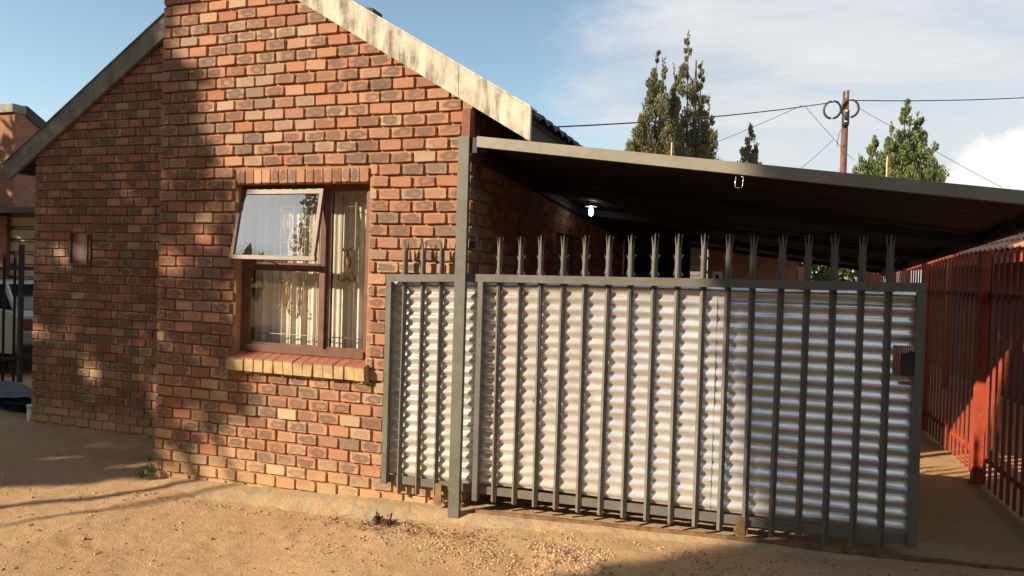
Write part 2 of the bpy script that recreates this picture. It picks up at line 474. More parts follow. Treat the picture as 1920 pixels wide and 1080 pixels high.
M['slat'] = simple('shade_toned_slat', (0.19, 0.155, 0.14), 0.8, var=0.2)  # white slats darkened: their shade is put into the colour
M['beige'] = simple('beige_panel', (0.50, 0.385, 0.235), 0.7, var=0.15, scale=3)
M['carwhite'] = simple('car_white_paint', (0.40, 0.40, 0.38), 0.25, var=0.04, bump=0)
M['rubber'] = simple('rubber', (0.02, 0.02, 0.02), 0.8, bump=0)
M['carglass'] = simple('car_glass', (0.012, 0.014, 0.016), 0.06, var=0.1, bump=0, spec=0.8)
M['creosote'] = simple('creosoted_pole', (0.135, 0.062, 0.042), 0.85, var=0.4, scale=3)
M['cable'] = simple('black_cable', (0.025, 0.025, 0.028), 0.55, bump=0)
M['slate'] = simple('grey_plastic_sheeting', (0.085, 0.10, 0.115), 0.5, var=0.35, scale=8)
M['bark'] = simple('bark', (0.10, 0.07, 0.05), 0.95, var=0.4, scale=8, bump=0.5)
M['stone'] = None
def mat_stone():
    t = NT('gravel_stone')
    col = t.ramp(t.island(), [(0, (0.20, 0.12, 0.08)), (0.3, (0.34, 0.21, 0.115)), (0.6, (0.44, 0.30, 0.17)), (0.85, (0.54, 0.42, 0.27)), (1, (0.24, 0.13, 0.095))])
    t.base(col).rough(0.9).spec(0.15).bump(t.noise(160, 3, 0.6, vec=t.pos()), 0.4, 0.004); return t.m
M['stone'] = mat_stone()
M['dryleaf'] = mat_leaf('dry_leaves', [(0.11, 0.06, 0.035), (0.24, 0.13, 0.06), (0.14, 0.06, 0.05), (0.30, 0.20, 0.10)], 0.1)
M['conifer'] = mat_leaf('conifer_foliage', [(0.085, 0.098, 0.045), (0.17, 0.17, 0.08), (0.125, 0.135, 0.062), (0.25, 0.235, 0.115), (0.10, 0.115, 0.058)], 0.3)
M['conifer_green'] = mat_leaf('green_conifer_foliage', [(0.095, 0.135, 0.052), (0.175, 0.215, 0.085), (0.13, 0.17, 0.065), (0.25, 0.275, 0.115)], 0.3)
M['leaf'] = mat_leaf('broad_leaves', [(0.05, 0.08, 0.02), (0.11, 0.14, 0.03), (0.17, 0.16, 0.04), (0.08, 0.10, 0.03)], 0.35)
M['weed'] = mat_leaf('weed_leaves', [(0.06, 0.085, 0.03), (0.12, 0.14, 0.05), (0.09, 0.10, 0.05)], 0.3)
M['purple'] = mat_leaf('purple_leaves', [(0.10, 0.045, 0.05), (0.17, 0.075, 0.06), (0.12, 0.07, 0.045)], 0.25)

# ------------------------------------------------------------------ ground
HTAB = [(-20, -0.05), (-1, -0.05), (0.3, -0.01), (1.3, 0.0), (2.2, 0.03), (2.8, 0.06), (3.4, 0.09), (4.4, 0.14), (5.6, 0.19), (6.5, 0.22), (20, 0.24)]
rgp = random.Random(12)
PRINTS = [(rgp.uniform(0.2, 4.6), rgp.uniform(-1.9, -0.55), rgp.uniform(-0.9, 0.9)) for _ in range(26)]
def gh(x, y):
    h = lerp_table(HTAB, x)
    r = max(abs(x - 2), abs(y))
    if r < 12:
        h += 0.020 * fbm(x * 0.9, y * 0.9, 3.1) + 0.008 * fbm(x * 4.2, y * 4.2, 7.7) * sstep(9, 4, r)
        # tyre-softened bank where the drive meets the threshold
        h += 0.03 * sstep(0.45, 0.0, abs(y + 0.62)) * sstep(2.6, 3.6, x) * fbm(x * 2.2, y * 2.2, 1.0)
        if r < 7: h += 0.0065 * fbm(x * 18, y * 18, 2.0, 5)
        # two faint wheel tracks turning in to the gate, and scuffed prints
        for tx in (3.55, 4.95):
            q = abs(x - tx - 0.12 * (y + 0.5) ** 2)
            if q < 0.2 and -3.2 < y < -0.3: h += (-0.008 * sstep(0.12, 0.05, q) + 0.005 * sstep(0.2, 0.13, q) * sstep(0.08, 0.13, q)) * sstep(-3.2, -2.4, y) * (0.6 + 0.4 * math.sin(y * 70))
        for fx, fy, fa in PRINTS:
            dx, dy = x - fx, y - fy
            if abs(dx) < 0.2 and abs(dy) < 0.2:
                a = dx * math.cos(fa) + dy * math.sin(fa); b = -dx * math.sin(fa) + dy * math.cos(fa)
                e = (a / 0.13) ** 2 + (b / 0.05) ** 2
                h += -0.006 * sstep(1.0, 0.55, e) + 0.0035 * sstep(1.7, 1.2, e) * sstep(0.9, 1.2, e)
        # soil drifts against the recessed wall
        h += 0.05 * sstep(0.45, 0.0, 1.0 - y) * sstep(-0.4, -1.2, x) * (1 if y < 1.1 else 0)
    return h
def ground():
    def axis(a, b, fine, lo, hi, step2, n2, far):
        xs = []
        v = a
        while v <= b: xs.append(v); v += fine
        v = a - step2; s_ = step2
        left = []
        while v > lo: left.append(v); s_ *= 1.0 if v > a - n2 else 1.35; v -= s_
        left.append(lo)
        v = xs[-1] + step2; s_ = step2; rt = []
        while v < hi: rt.append(v); s_ *= 1.0 if v < b + n2 else 1.35; v += s_
        rt.append(hi)
        return left[::-1] + xs + rt
    xs = axis(-2.2, 6.3, 0.03, -500, 500, 0.10, 3.0, 0)
    ys = axis(-2.0, 1.1, 0.026, -500, 500, 0.10, 5.0, 0)
    vs = [(x, y, gh(x, y)) for y in ys for x in xs]
    nx = len(xs)
    fs = [(j * nx + i, j * nx + i + 1, (j + 1) * nx + i + 1, (j + 1) * nx + i) for j in range(len(ys) - 1) for i in range(nx - 1)]
    g = MB().add(vs, fs, smooth=True).build('ground', M['soil'])
    tag(g, 'bare sandy yard soil around the house', None, None, 'structure')
ground()

AFRONT = [(0.0, -0.36), (0.3, -0.44), (1.27, -0.43), (2.2, -0.36), (2.8, -0.31), (3.4, -0.27), (4.4, -0.28), (5.6, -0.20), (6.3, -0.22)]
ATOP = [(0.0, 0.0), (0.28, 0.012), (1.28, 0.042), (2.2, 0.09), (2.8, 0.105), (3.4, 0.125), (4.4, 0.165), (5.6, 0.205), (6.3, 0.225)]
def apron():
    vs = []; fs = []
    nx, ny = 240, 16
    for j in range(ny + 1):
        for i in range(nx + 1):
            x = 0.06 + (6.28 - 0.06) * i / nx
            t = j / ny
            yf = lerp_table(AFRONT, x) + 0.05 * fbm(x * 2.1, 4.0) + 0.02 * fbm(x * 9, 2.0)
            if x < 0.5: yf *= 0.35 + 0.65 * sstep(0.0, 0.5, x)
            y = yf + (0.26 - yf) * t
            zt = lerp_table(ATOP, x)
            z = zt - 0.010 * (1 - t) + 0.006 * fbm(x * 6, y * 6, 1.5) + 0.003 * fbm(x * 22, y * 22, 4.5)
            f = sstep(0.0, 0.45, t)
            zf = gh(x, y) - 0.02 + 0.02 * fbm(x * 7, y * 9, 5)
            z = zf * (1 - f) + z * f
            if x < 0.3: z = z * sstep(0, 0.3, x) + (gh(x, y) - 0.01) * (1 - sstep(0, 0.3, x))
            vs.append((x, y, z))
    fs = [(j * (nx + 1) + i, j * (nx + 1) + i + 1, (j + 1) * (nx + 1) + i + 1, (j + 1) * (nx + 1) + i) for j in range(ny) for i in range(nx)]
    o = MB().add(vs, fs, smooth=True).build('path', M['concrete'])
    tag(o, 'worn concrete apron strip along the foot of the house and under the gate', None, None, 'structure')
    # steel gate track set in the strip
    m = MB()
    pts = [(x, lerp_table([(2.9, -0.055), (6.2, -0.06)], x), lerp_table(ATOP, x) + 0.004) for x in [2.92 + 0.1 * k for k in range(34)]]
    for a, b in zip(pts, pts[1:]):
        m.hexa([(a[0], a[1] - 0.012, a[2] - 0.02), (b[0], b[1] - 0.012, b[2] - 0.02), (b[0], b[1] + 0.012, b[2] - 0.02), (a[0], a[1] + 0.012, a[2] - 0.02)],
               [(a[0], a[1] - 0.012, a[2] + 0.01), (b[0], b[1] - 0.012, b[2] + 0.01), (b[0], b[1] + 0.012, b[2] + 0.01), (a[0], a[1] + 0.012, a[2] + 0.01)])
    tr = m.build('gate_track', simple('rusty_steel', (0.22, 0.12, 0.06), 0.8, 0.2, var=0.5, scale=20))
    tag(tr, 'rusty steel track rail in the concrete strip under the sliding gate', 'gate track')
apron()

# ------------------------------------------------------------------ bricks
PW, PH = 0.188, 0.09                    # brick pitch, course height
def brick_geo(w, h, d=0.05, seed=0, chip=0.0):
    rg = random.Random(seed)
    j = lambda s: rg.uniform(-s, s)
    c = 0.0045 + rg.random() * 0.006
    hw, hh = w / 2 + j(0.0015), h / 2 + j(0.0015)
    def ring(y, ins, cc):
        a, b = hw - ins, hh - ins
        return [(-a + cc, y, -b), (a - cc, y, -b), (a, y, -b + cc), (a, y, b - cc), (a - cc, y, b), (-a + cc, y, b), (-a, y, b - cc), (-a, y, -b + cc)]
    jit = [(j(0.0026), j(0.0022)) for _ in range(8)]
    vs = []
    for y, ins, cc in ((d, 0, c), (0.0038, 0, c), (0.0, 0.0036, c * 0.9)):
        for (x, yy, z), (a, b) in zip(ring(y, ins, cc), jit): vs.append((x + a, yy + (j(0.0012) if y == 0 else 0), z + b))
    fs = []
    for k in range(2):
        for i in range(8):
            fs.append((k * 8 + i, k * 8 + (i + 1) % 8, (k + 1) * 8 + (i + 1) % 8, (k + 1) * 8 + i))
    fs.append(tuple(range(16, 24)))
    uv = [(v[0] / w + 0.5, v[2] / h + 0.5) for v in vs]
    return vs, fs, uv
BRW, BRH = 0.1715, 0.0735
STR = [brick_geo(BRW, BRH, seed=s) for s in range(14)]
HED = [brick_geo(BRW / 2 - 0.006, BRH, seed=100 + s) for s in range(6)]
STR_ME = None
def rake_right(x): return 3.80 - 0.598 * (x - 1.76)       # top of the right barge board
def rake_left(x): return 4.253 + 0.6535 * (x + 0.969)      # top of the left one
BDH = 0.222                                               # board height, measured upright
house = empty('brick_house', 'red-brown face brick house with a white-edged gable and open window', 'house', (1.4, 0.5, 0))
HO = Vector((1.4, 0.5, 0))
def hbuild(m, name, mats, parent=None):
    """part of the house, origin at its own centre-bottom"""
    xs = [v[0] for v in m.v]; ys = [v[1] for v in m.v]; zs = [v[2] for v in m.v]
    o = Vector(((min(xs) + max(xs)) / 2, (min(ys) + max(ys)) / 2, min(zs)))
    p = parent or house
    po = HO if p is house else p['_o']
    ob = m.build(name, mats, None, o)
    ob.parent = p; ob.location = o - Vector(po)
    ob['_o'] = tuple(o)
    return ob
WX0, WX1, WZ0, WZ1 = 0.79, 1.99, 1.08, 2.43                # window opening
FX1 = 2.82
def front_wall():
    m = MB()
    y0 = 0.021; T = (0, 0.199, 0)
    top = lambda x: rake_right(x) - 0.07
    m.prism([(0.012, y0, -0.3), (WX0, y0, -0.3), (WX0, y0, top(WX0)), (0.012, y0, top(0))], T)
    m.prism([(WX1, y0, -0.3), (FX1 - 0.014, y0, -0.3), (FX1 - 0.014, y0, top(FX1)), (WX1, y0, top(WX1))], T)
    m.prism([(WX0, y0, -0.3), (WX1, y0, -0.3), (WX1, y0, WZ0 - 0.12), (WX0, y0, WZ0 - 0.12)], T)
    m.prism([(WX0, y0, WZ1), (WX1, y0, WZ1), (WX1, y0, top(WX1)), (WX0, y0, top(WX0))], T)
    return hbuild(m, 'front_wall', M['mortar'])
fw = front_wall()
def rows_front():
    out = []
    for r in range(-2, 54):
        zc = (r + 1) * PH
        us = []
        if r % 2 == 0:
            us.append((0.25, 0.5)); us += [(k + 1.0, 1.0) for k in range(0, 14)]; us.append((14.75, 0.5))
        else:
            us += [(k + 0.5, 1.0) for k in range(15)]
        for uc, ln in us:
            x0, x1 = (uc - ln / 2) * PW, (uc + ln / 2) * PW
            xc = uc * PW
            if zc + 0.02 > rake_right(xc) - 0.09 : continue
            # window opening, sill and lintel zones
            pieces = [(x0, x1)]
            zlo, zhi = zc - PH / 2, zc + PH / 2
            if zhi > 0.955 and zlo < 2.56:
                a, b = WX0 - 0.006, WX1 + 0.006
                cut = []
                for p, q in pieces:
                    if q <= a + 0.02 or p >= b - 0.02: cut.append((p, q)); continue
                    if p < a - 0.03: cut.append((p, a))
                    if q > b + 0.03: cut.append((b, q))
                pieces = cut
            for p, q in pieces: out.append(((p + q) / 2, zc, q - p, r))
    return out
def place_bricks(specs, frame, wall, n_obj, hidden=lambda p: False, key=None):
    """specs: (s, z, length); frame(s, z) -> point, matrix columns; the n_obj nearest become objects, the rest one mesh."""
    items = []
    for i, (s_, z, ln) in enumerate(specs):
        p = frame(s_, z)
        px, py, dpt = to_px(p)
        vis = -40 < px < 1960 and -30 < py < 1100 and dpt > 0 and not hidden(p)
        items.append((0 if vis else 1, dpt, i))
    items.sort()
    chosen = set(i for v, d_, i in items[:n_obj] if v == 0)
    cache = {}
    rest = MB()
    rg = random.Random(5)
    for i, (s_, z, ln) in enumerate(specs):
        p = frame(s_, z)
        w = ln - (PW - BRW)
        if w < 0.02: continue
        full = abs(ln - PW) < 0.004
        half = abs(ln - PW / 2) < 0.004
        var = rg.randrange(14) if full else rg.randrange(6)
        off = Vector((rg.uniform(-.0015, .0015), rg.uniform(-.004, .003), rg.uniform(-.0025, .0025)))
        rot = rg.uniform(-0.014, 0.014)
        if full: geo = STR[var]
        elif half: geo = HED[var]
        else: geo = brick_geo(w, BRH, seed=500 + i)
        if i in chosen:
            k = (full, half, var if (full or half) else i)
            if k not in cache: cache[k] = MB().add(*geo[:2], uv=geo[2]).mesh('brick', M['brick'])
            ob = bpy.data.objects.new('brick', cache[k]); COL.objects.link(ob)
            ob.parent = wall
            ob.location = p + off - Vector(wall['_o'])
            ob.rotation_euler = (0, rot, 0)
        else:
            c_, s2 = math.cos(rot), math.sin(rot)
            vs = []
            for v in geo[0]:
                q = Vector((v[0] * c_ + v[2] * s2, v[1], -v[0] * s2 + v[2] * c_))
                if key == 'side': q = Vector((-q.y, q.x, q.z))
                vs.append(p + q + off)
            rest.add(vs, geo[1], uv=geo[2])
    if rest.v:
        o = hbuild(rest, 'brickwork', M['brick'], wall)
        o['kind'] = 'stuff'
    return len(chosen)
spf = [(x, z, ln) for x, z, ln, r in rows_front()]
nfront = place_bricks(spf, lambda s_, z: Vector((s_, 0.0, z)), fw, 300, hidden=lambda p: (p.z < 1.72 and p.x > 2.28) or p.z < 0.0)

# recessed half of the gable
RY = 1.0
LX0 = -2.745
def left_wall():
    m = MB(); y0 = RY + 0.021
    m.prism([(LX0 + 0.014, y0, -0.4), (0.10, y0, -0.4), (0.10, y0, rake_left(0.0) - 0.1), (LX0 + 0.014, y0, rake_left(LX0) - 0.1)], (0, 0.2, 0))
    return hbuild(m, 'recessed_wall', M['mortar'])
lw = left_wall()
VX0, VX1, VZ0, VZ1 = -2.215, -1.90, 1.755, 2.07
sp = []
for r in range(-2, 54):
    zc = (r + 1) * PH - 0.03
    for k in range(-1, 16):
        uc = k + (0.5 if r % 2 else 1.0)
        x0 = LX0 + (uc - 0.5) * PW; x1 = x0 + PW
        x0 = max(x0, LX0)
        if x0 > 0.05 or x1 - x0 < 0.05: continue
        if zc > rake_left((x0 + x1) / 2) - 0.12: continue
        ps = [(x0, x1)]
        if zc + 0.045 > VZ0 and zc - 0.045 < VZ1:
            cut = []
            for p, q in ps:
                if q <= VX0 or p >= VX1: cut.append((p, q)); continue
                if p < VX0 - 0.03: cut.append((p, VX0))
                if q > VX1 + 0.03: cut.append((VX1, q))
            ps = cut
        sp += [((p + q) / 2, zc, q - p) for p, q in ps]
place_bricks(sp, lambda s_, z: Vector((s_, RY, z)), lw, 0)

# side wall under the carport, facing +x ; plus plain return and rear walls
def side_wall():
    m = MB()
    m.box(FX1 - 0.22, FX1 - 0.014, 0.23, 2.3, -0.3, 3.05)
    m.box(FX1 - 0.22, FX1 - 0.014, 3.2, 9.0, -0.3, 3.05)
    m.box(FX1 - 0.22, FX1 - 0.014, 2.3, 3.2, 2.22, 3.05)
    return hbuild(m, 'side_wall', M['mortar'])
sw = side_wall()
sp = []
for r in range(0, 33):
    zc = (r + 1) * PH
    for k in range(0, 48):
        y0 = (k + (0.5 if r % 2 == 0 else 0.0)) * PW; y1 = y0 + PW
        if r % 2 == 0 and k == 0:
            sp.append((0.25 * PW + 0.01, zc, 0.5 * PW))
        if zc < 2.24 and y1 > 2.32 and y0 < 3.2: continue
        if y0 < 0.02: y0 = 0.03
        sp.append(((y0 + y1) / 2, zc, y1 - y0))
place_bricks(sp, lambda s_, z: Vector((FX1, s_, z)), sw, 0, key='side')
m = MB()
m.box(0.014, 0.2, 0.23, RY, -0.3, 4.6)
hbuild(m, 'return_wall', M['brick'])
m = MB()
m.prism([(LX0 + 0.02, 9.0, -0.3), (FX1 - 0.02, 9.0, -0.3), (FX1 - 0.02, 9.0, 3.0), (0, 9.0, 4.7), (LX0 + 0.02, 9.0, 3.0)], (0, 0.2, 0))
m.box(LX0 + 0.014, LX0 + 0.2, RY + 0.23, 9.0, -0.3, 2.95)
hbuild(m, 'rear_wall', M['brick'])
# back door in the side wall, in the dark of the carport
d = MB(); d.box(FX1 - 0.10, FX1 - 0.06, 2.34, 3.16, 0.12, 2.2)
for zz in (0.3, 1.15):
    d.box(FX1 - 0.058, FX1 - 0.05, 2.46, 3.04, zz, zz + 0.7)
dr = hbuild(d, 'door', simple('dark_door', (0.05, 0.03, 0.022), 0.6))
d = MB(); d.box(FX1 - 0.05, FX1 - 0.0, 2.40, 2.43, 1.1, 1.2); hbuild(d, 'handle', M['zinc'], dr)

# barge boards
def board(xa, xb, fn, yf, name='barge_board', lower_end=None, slant=0.0):
    m = MB()
    t = 0.035
    poly = [(xa + slant, yf, fn(xa + slant) - BDH), (xb, yf, fn(xb) - BDH), (xb, yf, fn(xb)), (xa, yf, fn(xa))]
    m.prism(poly, (0, t, 0))
    # thin capping strip along the top edge
    m.prism([(xa - 0.005, yf - 0.012, fn(xa - .005) + 0.001), (xb, yf - 0.012, fn(xb) + 0.001), (xb, yf - 0.012, fn(xb) + 0.016), (xa - 0.005, yf - 0.012, fn(xa - .005) + 0.016)], (0, 0.16, 0))
    return hbuild(m, name, M['board'])
board(0.0, 2.712, rake_right, -0.045)
board(2.718, 3.255, rake_right, -0.048)
board(-3.177, -2.62, rake_left, RY - 0.046, slant=0.1)
board(-2.614, -0.0, rake_left, RY - 0.043)
# roof slabs and tiles
def roof():
    m = MB()
    m.prism([(0, -0.005, rake_right(0) - 0.02), (3.245, -0.005, rake_right(3.245) - 0.02), (3.245, -0.005, rake_right(3.245) - 0.09), (0, -0.005, rake_right(0) - 0.09)], (0, 9.2, 0))
    m.prism([(0, RY, rake_left(0) - 0.02), (-3.15, RY, rake_left(-3.15) - 0.02), (-3.15, RY, rake_left(-3.15) - 0.09), (0, RY, rake_left(0) - 0.09)], (0, 8.2, 0))
    m.box(3.20, 3.235, -0.003, 9.1, 2.70, 2.86)       # fascia board under the eave
    rf = hbuild(m, 'roof', M['tile_dark'])
    # roll tiles; the eave course, which shows in outline, as single tiles
    def tile(y0, x0, x1, fn, lift):
        t = MB(); n = 6
        vs = []
        for x in (x0, x1):
            for k in range(n + 1):
                a = k / n
                vs.append((x, y0 + 0.2 * a, fn(x) - 0.055 + lift * (1 if x == x1 else 0.2) + 0.034 * math.sin(math.pi * a) ** 1.0))
        fs = [(k, k + 1, n + 2 + k, n + 1 + k) for k in range(n)]
        vs2 = [(v[0], v[1], v[2] - 0.022) for v in vs]
        o = len(vs)
        fs += [(n + 1 + k, n + 2 + k, o + n + 2 + k, o + n + 1 + k) for k in range(n)]
        fs += [(0, n + 1, o + n + 1, o), (n, o + n, o + 2 * n + 1, 2 * n + 1)]
        t.add(vs + vs2, fs)
        return t
    base = tile(0, 2.95, 3.30, rake_right, 0.03)
    me = base.mesh('roof_tile', M['tile_dark'])
    for k in range(44):
        o = link('roof_tile', me, rf, Vector((0, 0.02 + 0.2 * k, 0)) - Vector(rf['_o']))
    big = MB()
    for c in range(10):
        x1 = 2.98 - c * 0.30
        for k in range(45):
            t = tile(0.02 + 0.2 * k, x1 - 0.34, x1, rake_right, 0.03); big.add(t.v, t.f)
    o = hbuild(big, 'tiling', M['tile_dark'], rf); o['kind'] = 'stuff'
    # one lifted ridge-side tile corner that breaks the roof line
    p = onY(704, 20, 0.1)
    q = MB(); q.hexa([(p.x - .08, 0.02, p.z - .03), (p.x + .02, 0.02, p.z - .08), (p.x + .02, 0.16, p.z - .08), (p.x - .08, 0.16, p.z - .03)],
                     [(p.x - .08, 0.02, p.z + .005), (p.x + .025, 0.02, p.z - .01), (p.x + .025, 0.16, p.z - .01), (p.x - .08, 0.16, p.z + .005)])
    hbuild(q, 'lifted_tile', M['tile_dark'], rf)
roof()

# lintel: bricks on edge over the window
n = 15
lin = hbuild(MB().box(WX0 - 0.01, WX1 + 0.01, 0.016, 0.2, 2.428, 2.545), 'lintel', M['mortar'])
lg = [brick_geo((WX1 - WX0) / n - 0.008, 0.108, d=0.05, seed=300 + s) for s in range(4)]
lme = [MB().add(*g[:2], uv=g[2]).mesh('lintel_brick', M['brick']) for g in lg]
for k in range(n):
    o = link('lintel_brick', lme[k % 4], lin, Vector((WX0 + (k + 0.5) * (WX1 - WX0) / n, random.uniform(-.003, .003), 2.487)) - Vector(lin['_o']))
    o.rotation_euler = (0, random.uniform(-.02, .02), 0)
# sill: sloping bricks on edge, red polish on top, bare mortar-smeared face
SX0, SX1 = 0.765, 2.03
n = 14
sil = hbuild(MB().prism([(SX0, 0.018, 0.93), (SX0, 0.018, 1.03), (SX0, 0.20, 1.085), (SX0, 0.2, 0.93)], (SX1 - SX0, 0, 0)), 'sill', M['mortar'])
for k in range(n):
    w = (SX1 - SX0) / n
    x = SX0 + w * (k + 0.5); hw = w / 2 - 0.0055
    z0 = random.uniform(-0.007, 0.006); y0 = random.uniform(-0.010, 0.008); sk = random.uniform(-0.010, 0.010)
    s_ = MB()
    b = [(-hw + sk, -0.052 + y0, 0.950), (hw + sk, -0.052 + y0, 0.950), (hw + sk, 0.19, 0.975), (-hw + sk, 0.19, 0.975)]
    c_ = [(-hw, -0.056 + y0, 1.042 + z0), (hw, -0.056 + y0, 1.042 + z0)]
    t_ = [(-hw, -0.046 + y0, 1.052 + z0), (hw, -0.046 + y0, 1.052 + z0), (hw, 0.15, 1.112), (-hw, 0.15, 1.112)]
    vs = b + c_ + t_          # 0-3 bottom, 4-5 front lip, 6-9 top
    fs0 = [(0, 1, 5, 4), (3, 2, 1, 0), (2, 3, 9, 8), (0, 4, 6, 9, 3), (1, 2, 8, 7, 5)]
    s_.add(vs, fs0, 0); s_.add(vs, [(6, 7, 8, 9), (4, 5, 7, 6)], 1)
    me = s_.mesh('sill_brick', [M['buff'], M['sillred']])
    link('sill_brick', me, sil, Vector((x, 0, 0)) - Vector(sil['_o']))
# mortar smear under the sill
sm = MB()
for k in range(26):
    x0 = SX0 + 0.16 + (SX1 - SX0 - 0.16) * k / 26
    zz = 0.935 + 0.03 * fbm(k * 0.7, 3.3)
    sm.box(x0, x0 + 0.05, -0.012, 0.0, zz, 0.962)
hbuild(sm, 'mortar_smear', M['buff'], sil)

# window
win = MB()
FY0, FY1 = 0.085, 0.155
fx0, fx1, fz0, fz1 = WX0, WX1 - 0.01, 1.095, WZ1
b = 0.045
win.box(fx0, fx0 + b, FY0, FY1, fz0, fz1); win.box(fx1 - b, fx1, FY0, FY1, fz0, fz1)
win.box(fx0 + b, fx1 - b, FY0, FY1, fz1 - 0.035, fz1); win.box(fx0 + b, fx1 - b, FY0 - 0.012, FY1, fz0, fz0 + 0.055)
wd = hbuild(win, 'window', M['wood'])
mu = MB(); mu.box(1.530, 1.575, FY0 - 0.004, FY1 - 0.003, fz0 + 0.055, fz1 - 0.035); hbuild(mu, 'mullion', M['wood'], wd)
mu = MB(); mu.box(fx0 + b, 1.530, FY0 - 0.008, FY1 - 0.003, 1.765, 1.812); mu.box(0.95, 1.16, FY0 - 0.022, FY0 - 0.008, 1.785, 1.797); hbuild(mu, 'transom', M['wood'], wd)
def bead(x0, x1, z0, z1, y, w=0.018):
    m = MB()
    m.box(x0, x0 + w, y - 0.01, y + 0.012, z0, z1); m.box(x1 - w, x1, y - 0.01, y + 0.012, z0, z1)
    m.box(x0 + w, x1 - w, y - 0.01, y + 0.012, z0, z0 + w); m.box(x0 + w, x1 - w, y - 0.01, y + 0.012, z1 - w, z1)
    return m
hbuild(bead(fx0 + b, 1.530, fz0 + 0.055, 1.765, 0.11), 'glazing_bead', M['wood'], wd)
hbuild(bead(1.575, fx1 - b, fz0 + 0.055, fz1 - 0.035, 0.11), 'glazing_bead', M['wood'], wd)
hbuild(MB().box(fx0 + b + .004, 1.526, 0.110, 0.113, fz0 + 0.06, 1.761), 'pane', M['glass'], wd)
hbuild(MB().box(1.579, fx1 - b - .004, 0.110, 0.113, fz0 + 0.06, fz1 - 0.039), 'pane', M['glass'], wd)
# top-hung sash, standing open
ang = R_(11.0)
SM = Matrix.Translation((0, 0.078, 2.392)) @ Matrix.Rotation(-ang, 4, 'X')
sl = 0.568; sx0, sx1 = 0.772, 1.556
s_ = MB()
fwid = 0.030
s_.box(sx0, sx0 + fwid, -0.016, 0.016, -sl, 0, M=SM); s_.box(sx1 - fwid, sx1, -0.016, 0.016, -sl, 0, M=SM)
s_.box(sx0 + fwid, sx1 - fwid, -0.016, 0.016, -0.04, 0, M=SM); s_.box(sx0 - 0.008, sx1 + 0.008, -0.017, 0.015, -sl - 0.004, -sl + 0.028, M=SM)
hbuild(s_, 'open_sash', simple('faded_window_paint', (0.145, 0.078, 0.060), 0.5, var=0.25, scale=14), wd)
hbuild(MB().box(sx0 + fwid - .004, sx1 - fwid + .004, -0.004, -0.001, -sl + 0.024, -0.036, M=SM), 'sash_pane', M['sash_glass'], wd)
st = MB(); st.tube([(1.12, 0.085, 1.80), (1.12, -0.045, 1.842)], 0.005, 6); hbuild(st, 'window_stay', M['wood'], wd)
# burglar guard with scroll ornaments
g = MB()
for x in [0.855 + 0.115 * k for k in range(6)] + [1.66, 1.775, 1.89]:
    g.tube([(x, 0.185, 1.12), (x, 0.185, 2.36)], 0.0042, 6)
for z in (1.235, 2.265): g.tube([(0.80, 0.185, z), (1.97, 0.185, z)], 0.0042, 6)
hbuild(g, 'burglar_guard', M['bar'], wd)
def ornament(x, z, s=1.0):
    m = MB()
    def tb(pts, r=0.0055): m.tube([(x + a * s, 0.176, z + c * s) for a, c in pts], r * s, 6)
    for sg in (-1, 1):
        tb([(sg * q, w) for q, w in ((0, -0.09), (0.012, -0.03), (0.03, 0.02), (0.028, 0.06), (0.012, 0.095), (0, 0.11))])
        tb([(0, -0.08), (sg * 0.006, 0.0), (0, 0.1)])
        sp_ = []
        for k in range(16):
            a = -0.6 + k * 0.42; r = 0.042 * (1 - k / 20)
            sp_.append((sg * (0.058 + r * math.cos(a + 2.4)), -0.09 + r * math.sin(a + 2.4)))
        tb(sp_)
        tb([(0, 0.11), (sg * 0.018, 0.135), (sg * 0.036, 0.142), (sg * 0.042, 0.125), (sg * 0.03, 0.118)])
        tb([(0, -0.09), (sg * 0.02, -0.115), (sg * 0.028, -0.14)])
    return hbuild(m, 'scroll_ornament', M['gold'], wd)
ornament(1.713, 1.80); ornament(1.158, 1.545); ornament(1.155, 2.09)
# curtains
def curtain(x0, x1, seed, label):
    rg = random.Random(seed)
    vs = []; nx, nz = 150, 14
    ph = [rg.uniform(0, 6.3) for _ in range(4)]
    for j in range(nz + 1):
        t = j / nz; z = 1.06 + 1.36 * t
        for i in range(nx + 1):
            s_ = i / nx; x = x0 + (x1 - x0) * s_
            a = 0.0065 + 0.004 * (1 - t)
            y = 0.25 + a * math.sin(x * 62 + ph[0] + 1.1 * math.sin(x * 9 + ph[1]) + 0.5 * t) + 0.6 * a * math.sin(x * 131 + ph[2] + t) + 0.010 * math.sin(x * 17 + ph[3])
            vs.append((x, y, z - (0.01 * math.sin(x * 40) if j == 0 else 0)))
    fs = [(j * (nx + 1) + i, j * (nx + 1) + i + 1, (j + 1) * (nx + 1) + i + 1, (j + 1) * (nx + 1) + i) for j in range(nz) for i in range(nx)]
    o = MB().add(vs, fs, smooth=True).build('curtain', M['curtain'], None, ((x0 + x1) / 2, 0.25, 1.06))
    tag(o, label, 'curtain', None)
curtain(0.80, 1.52, 3, 'pleated cream curtain behind the wider left panes and open sash')
curtain(1.53, 2.06, 4, 'pleated cream curtain behind the tall narrow fixed pane')
# dark room behind
rm = MB()
rm.box(0.3, 2.5, 2.0, 2.04, 0.3, 2.9); rm.box(0.3, 0.33, 0.24, 2.0, 0.3, 2.9); rm.box(2.5, 2.53, 0.24, 2.0, 0.3, 2.9); rm.box(0.3, 2.53, 0.24, 2.04, 2.9, 2.93); rm.box(0.3, 2.53, 0.24, 2.04, 0.27, 0.3)
hbuild(rm, 'room_lining', simple('room_wall', (0.35, 0.30, 0.22), 0.9, bump=0))
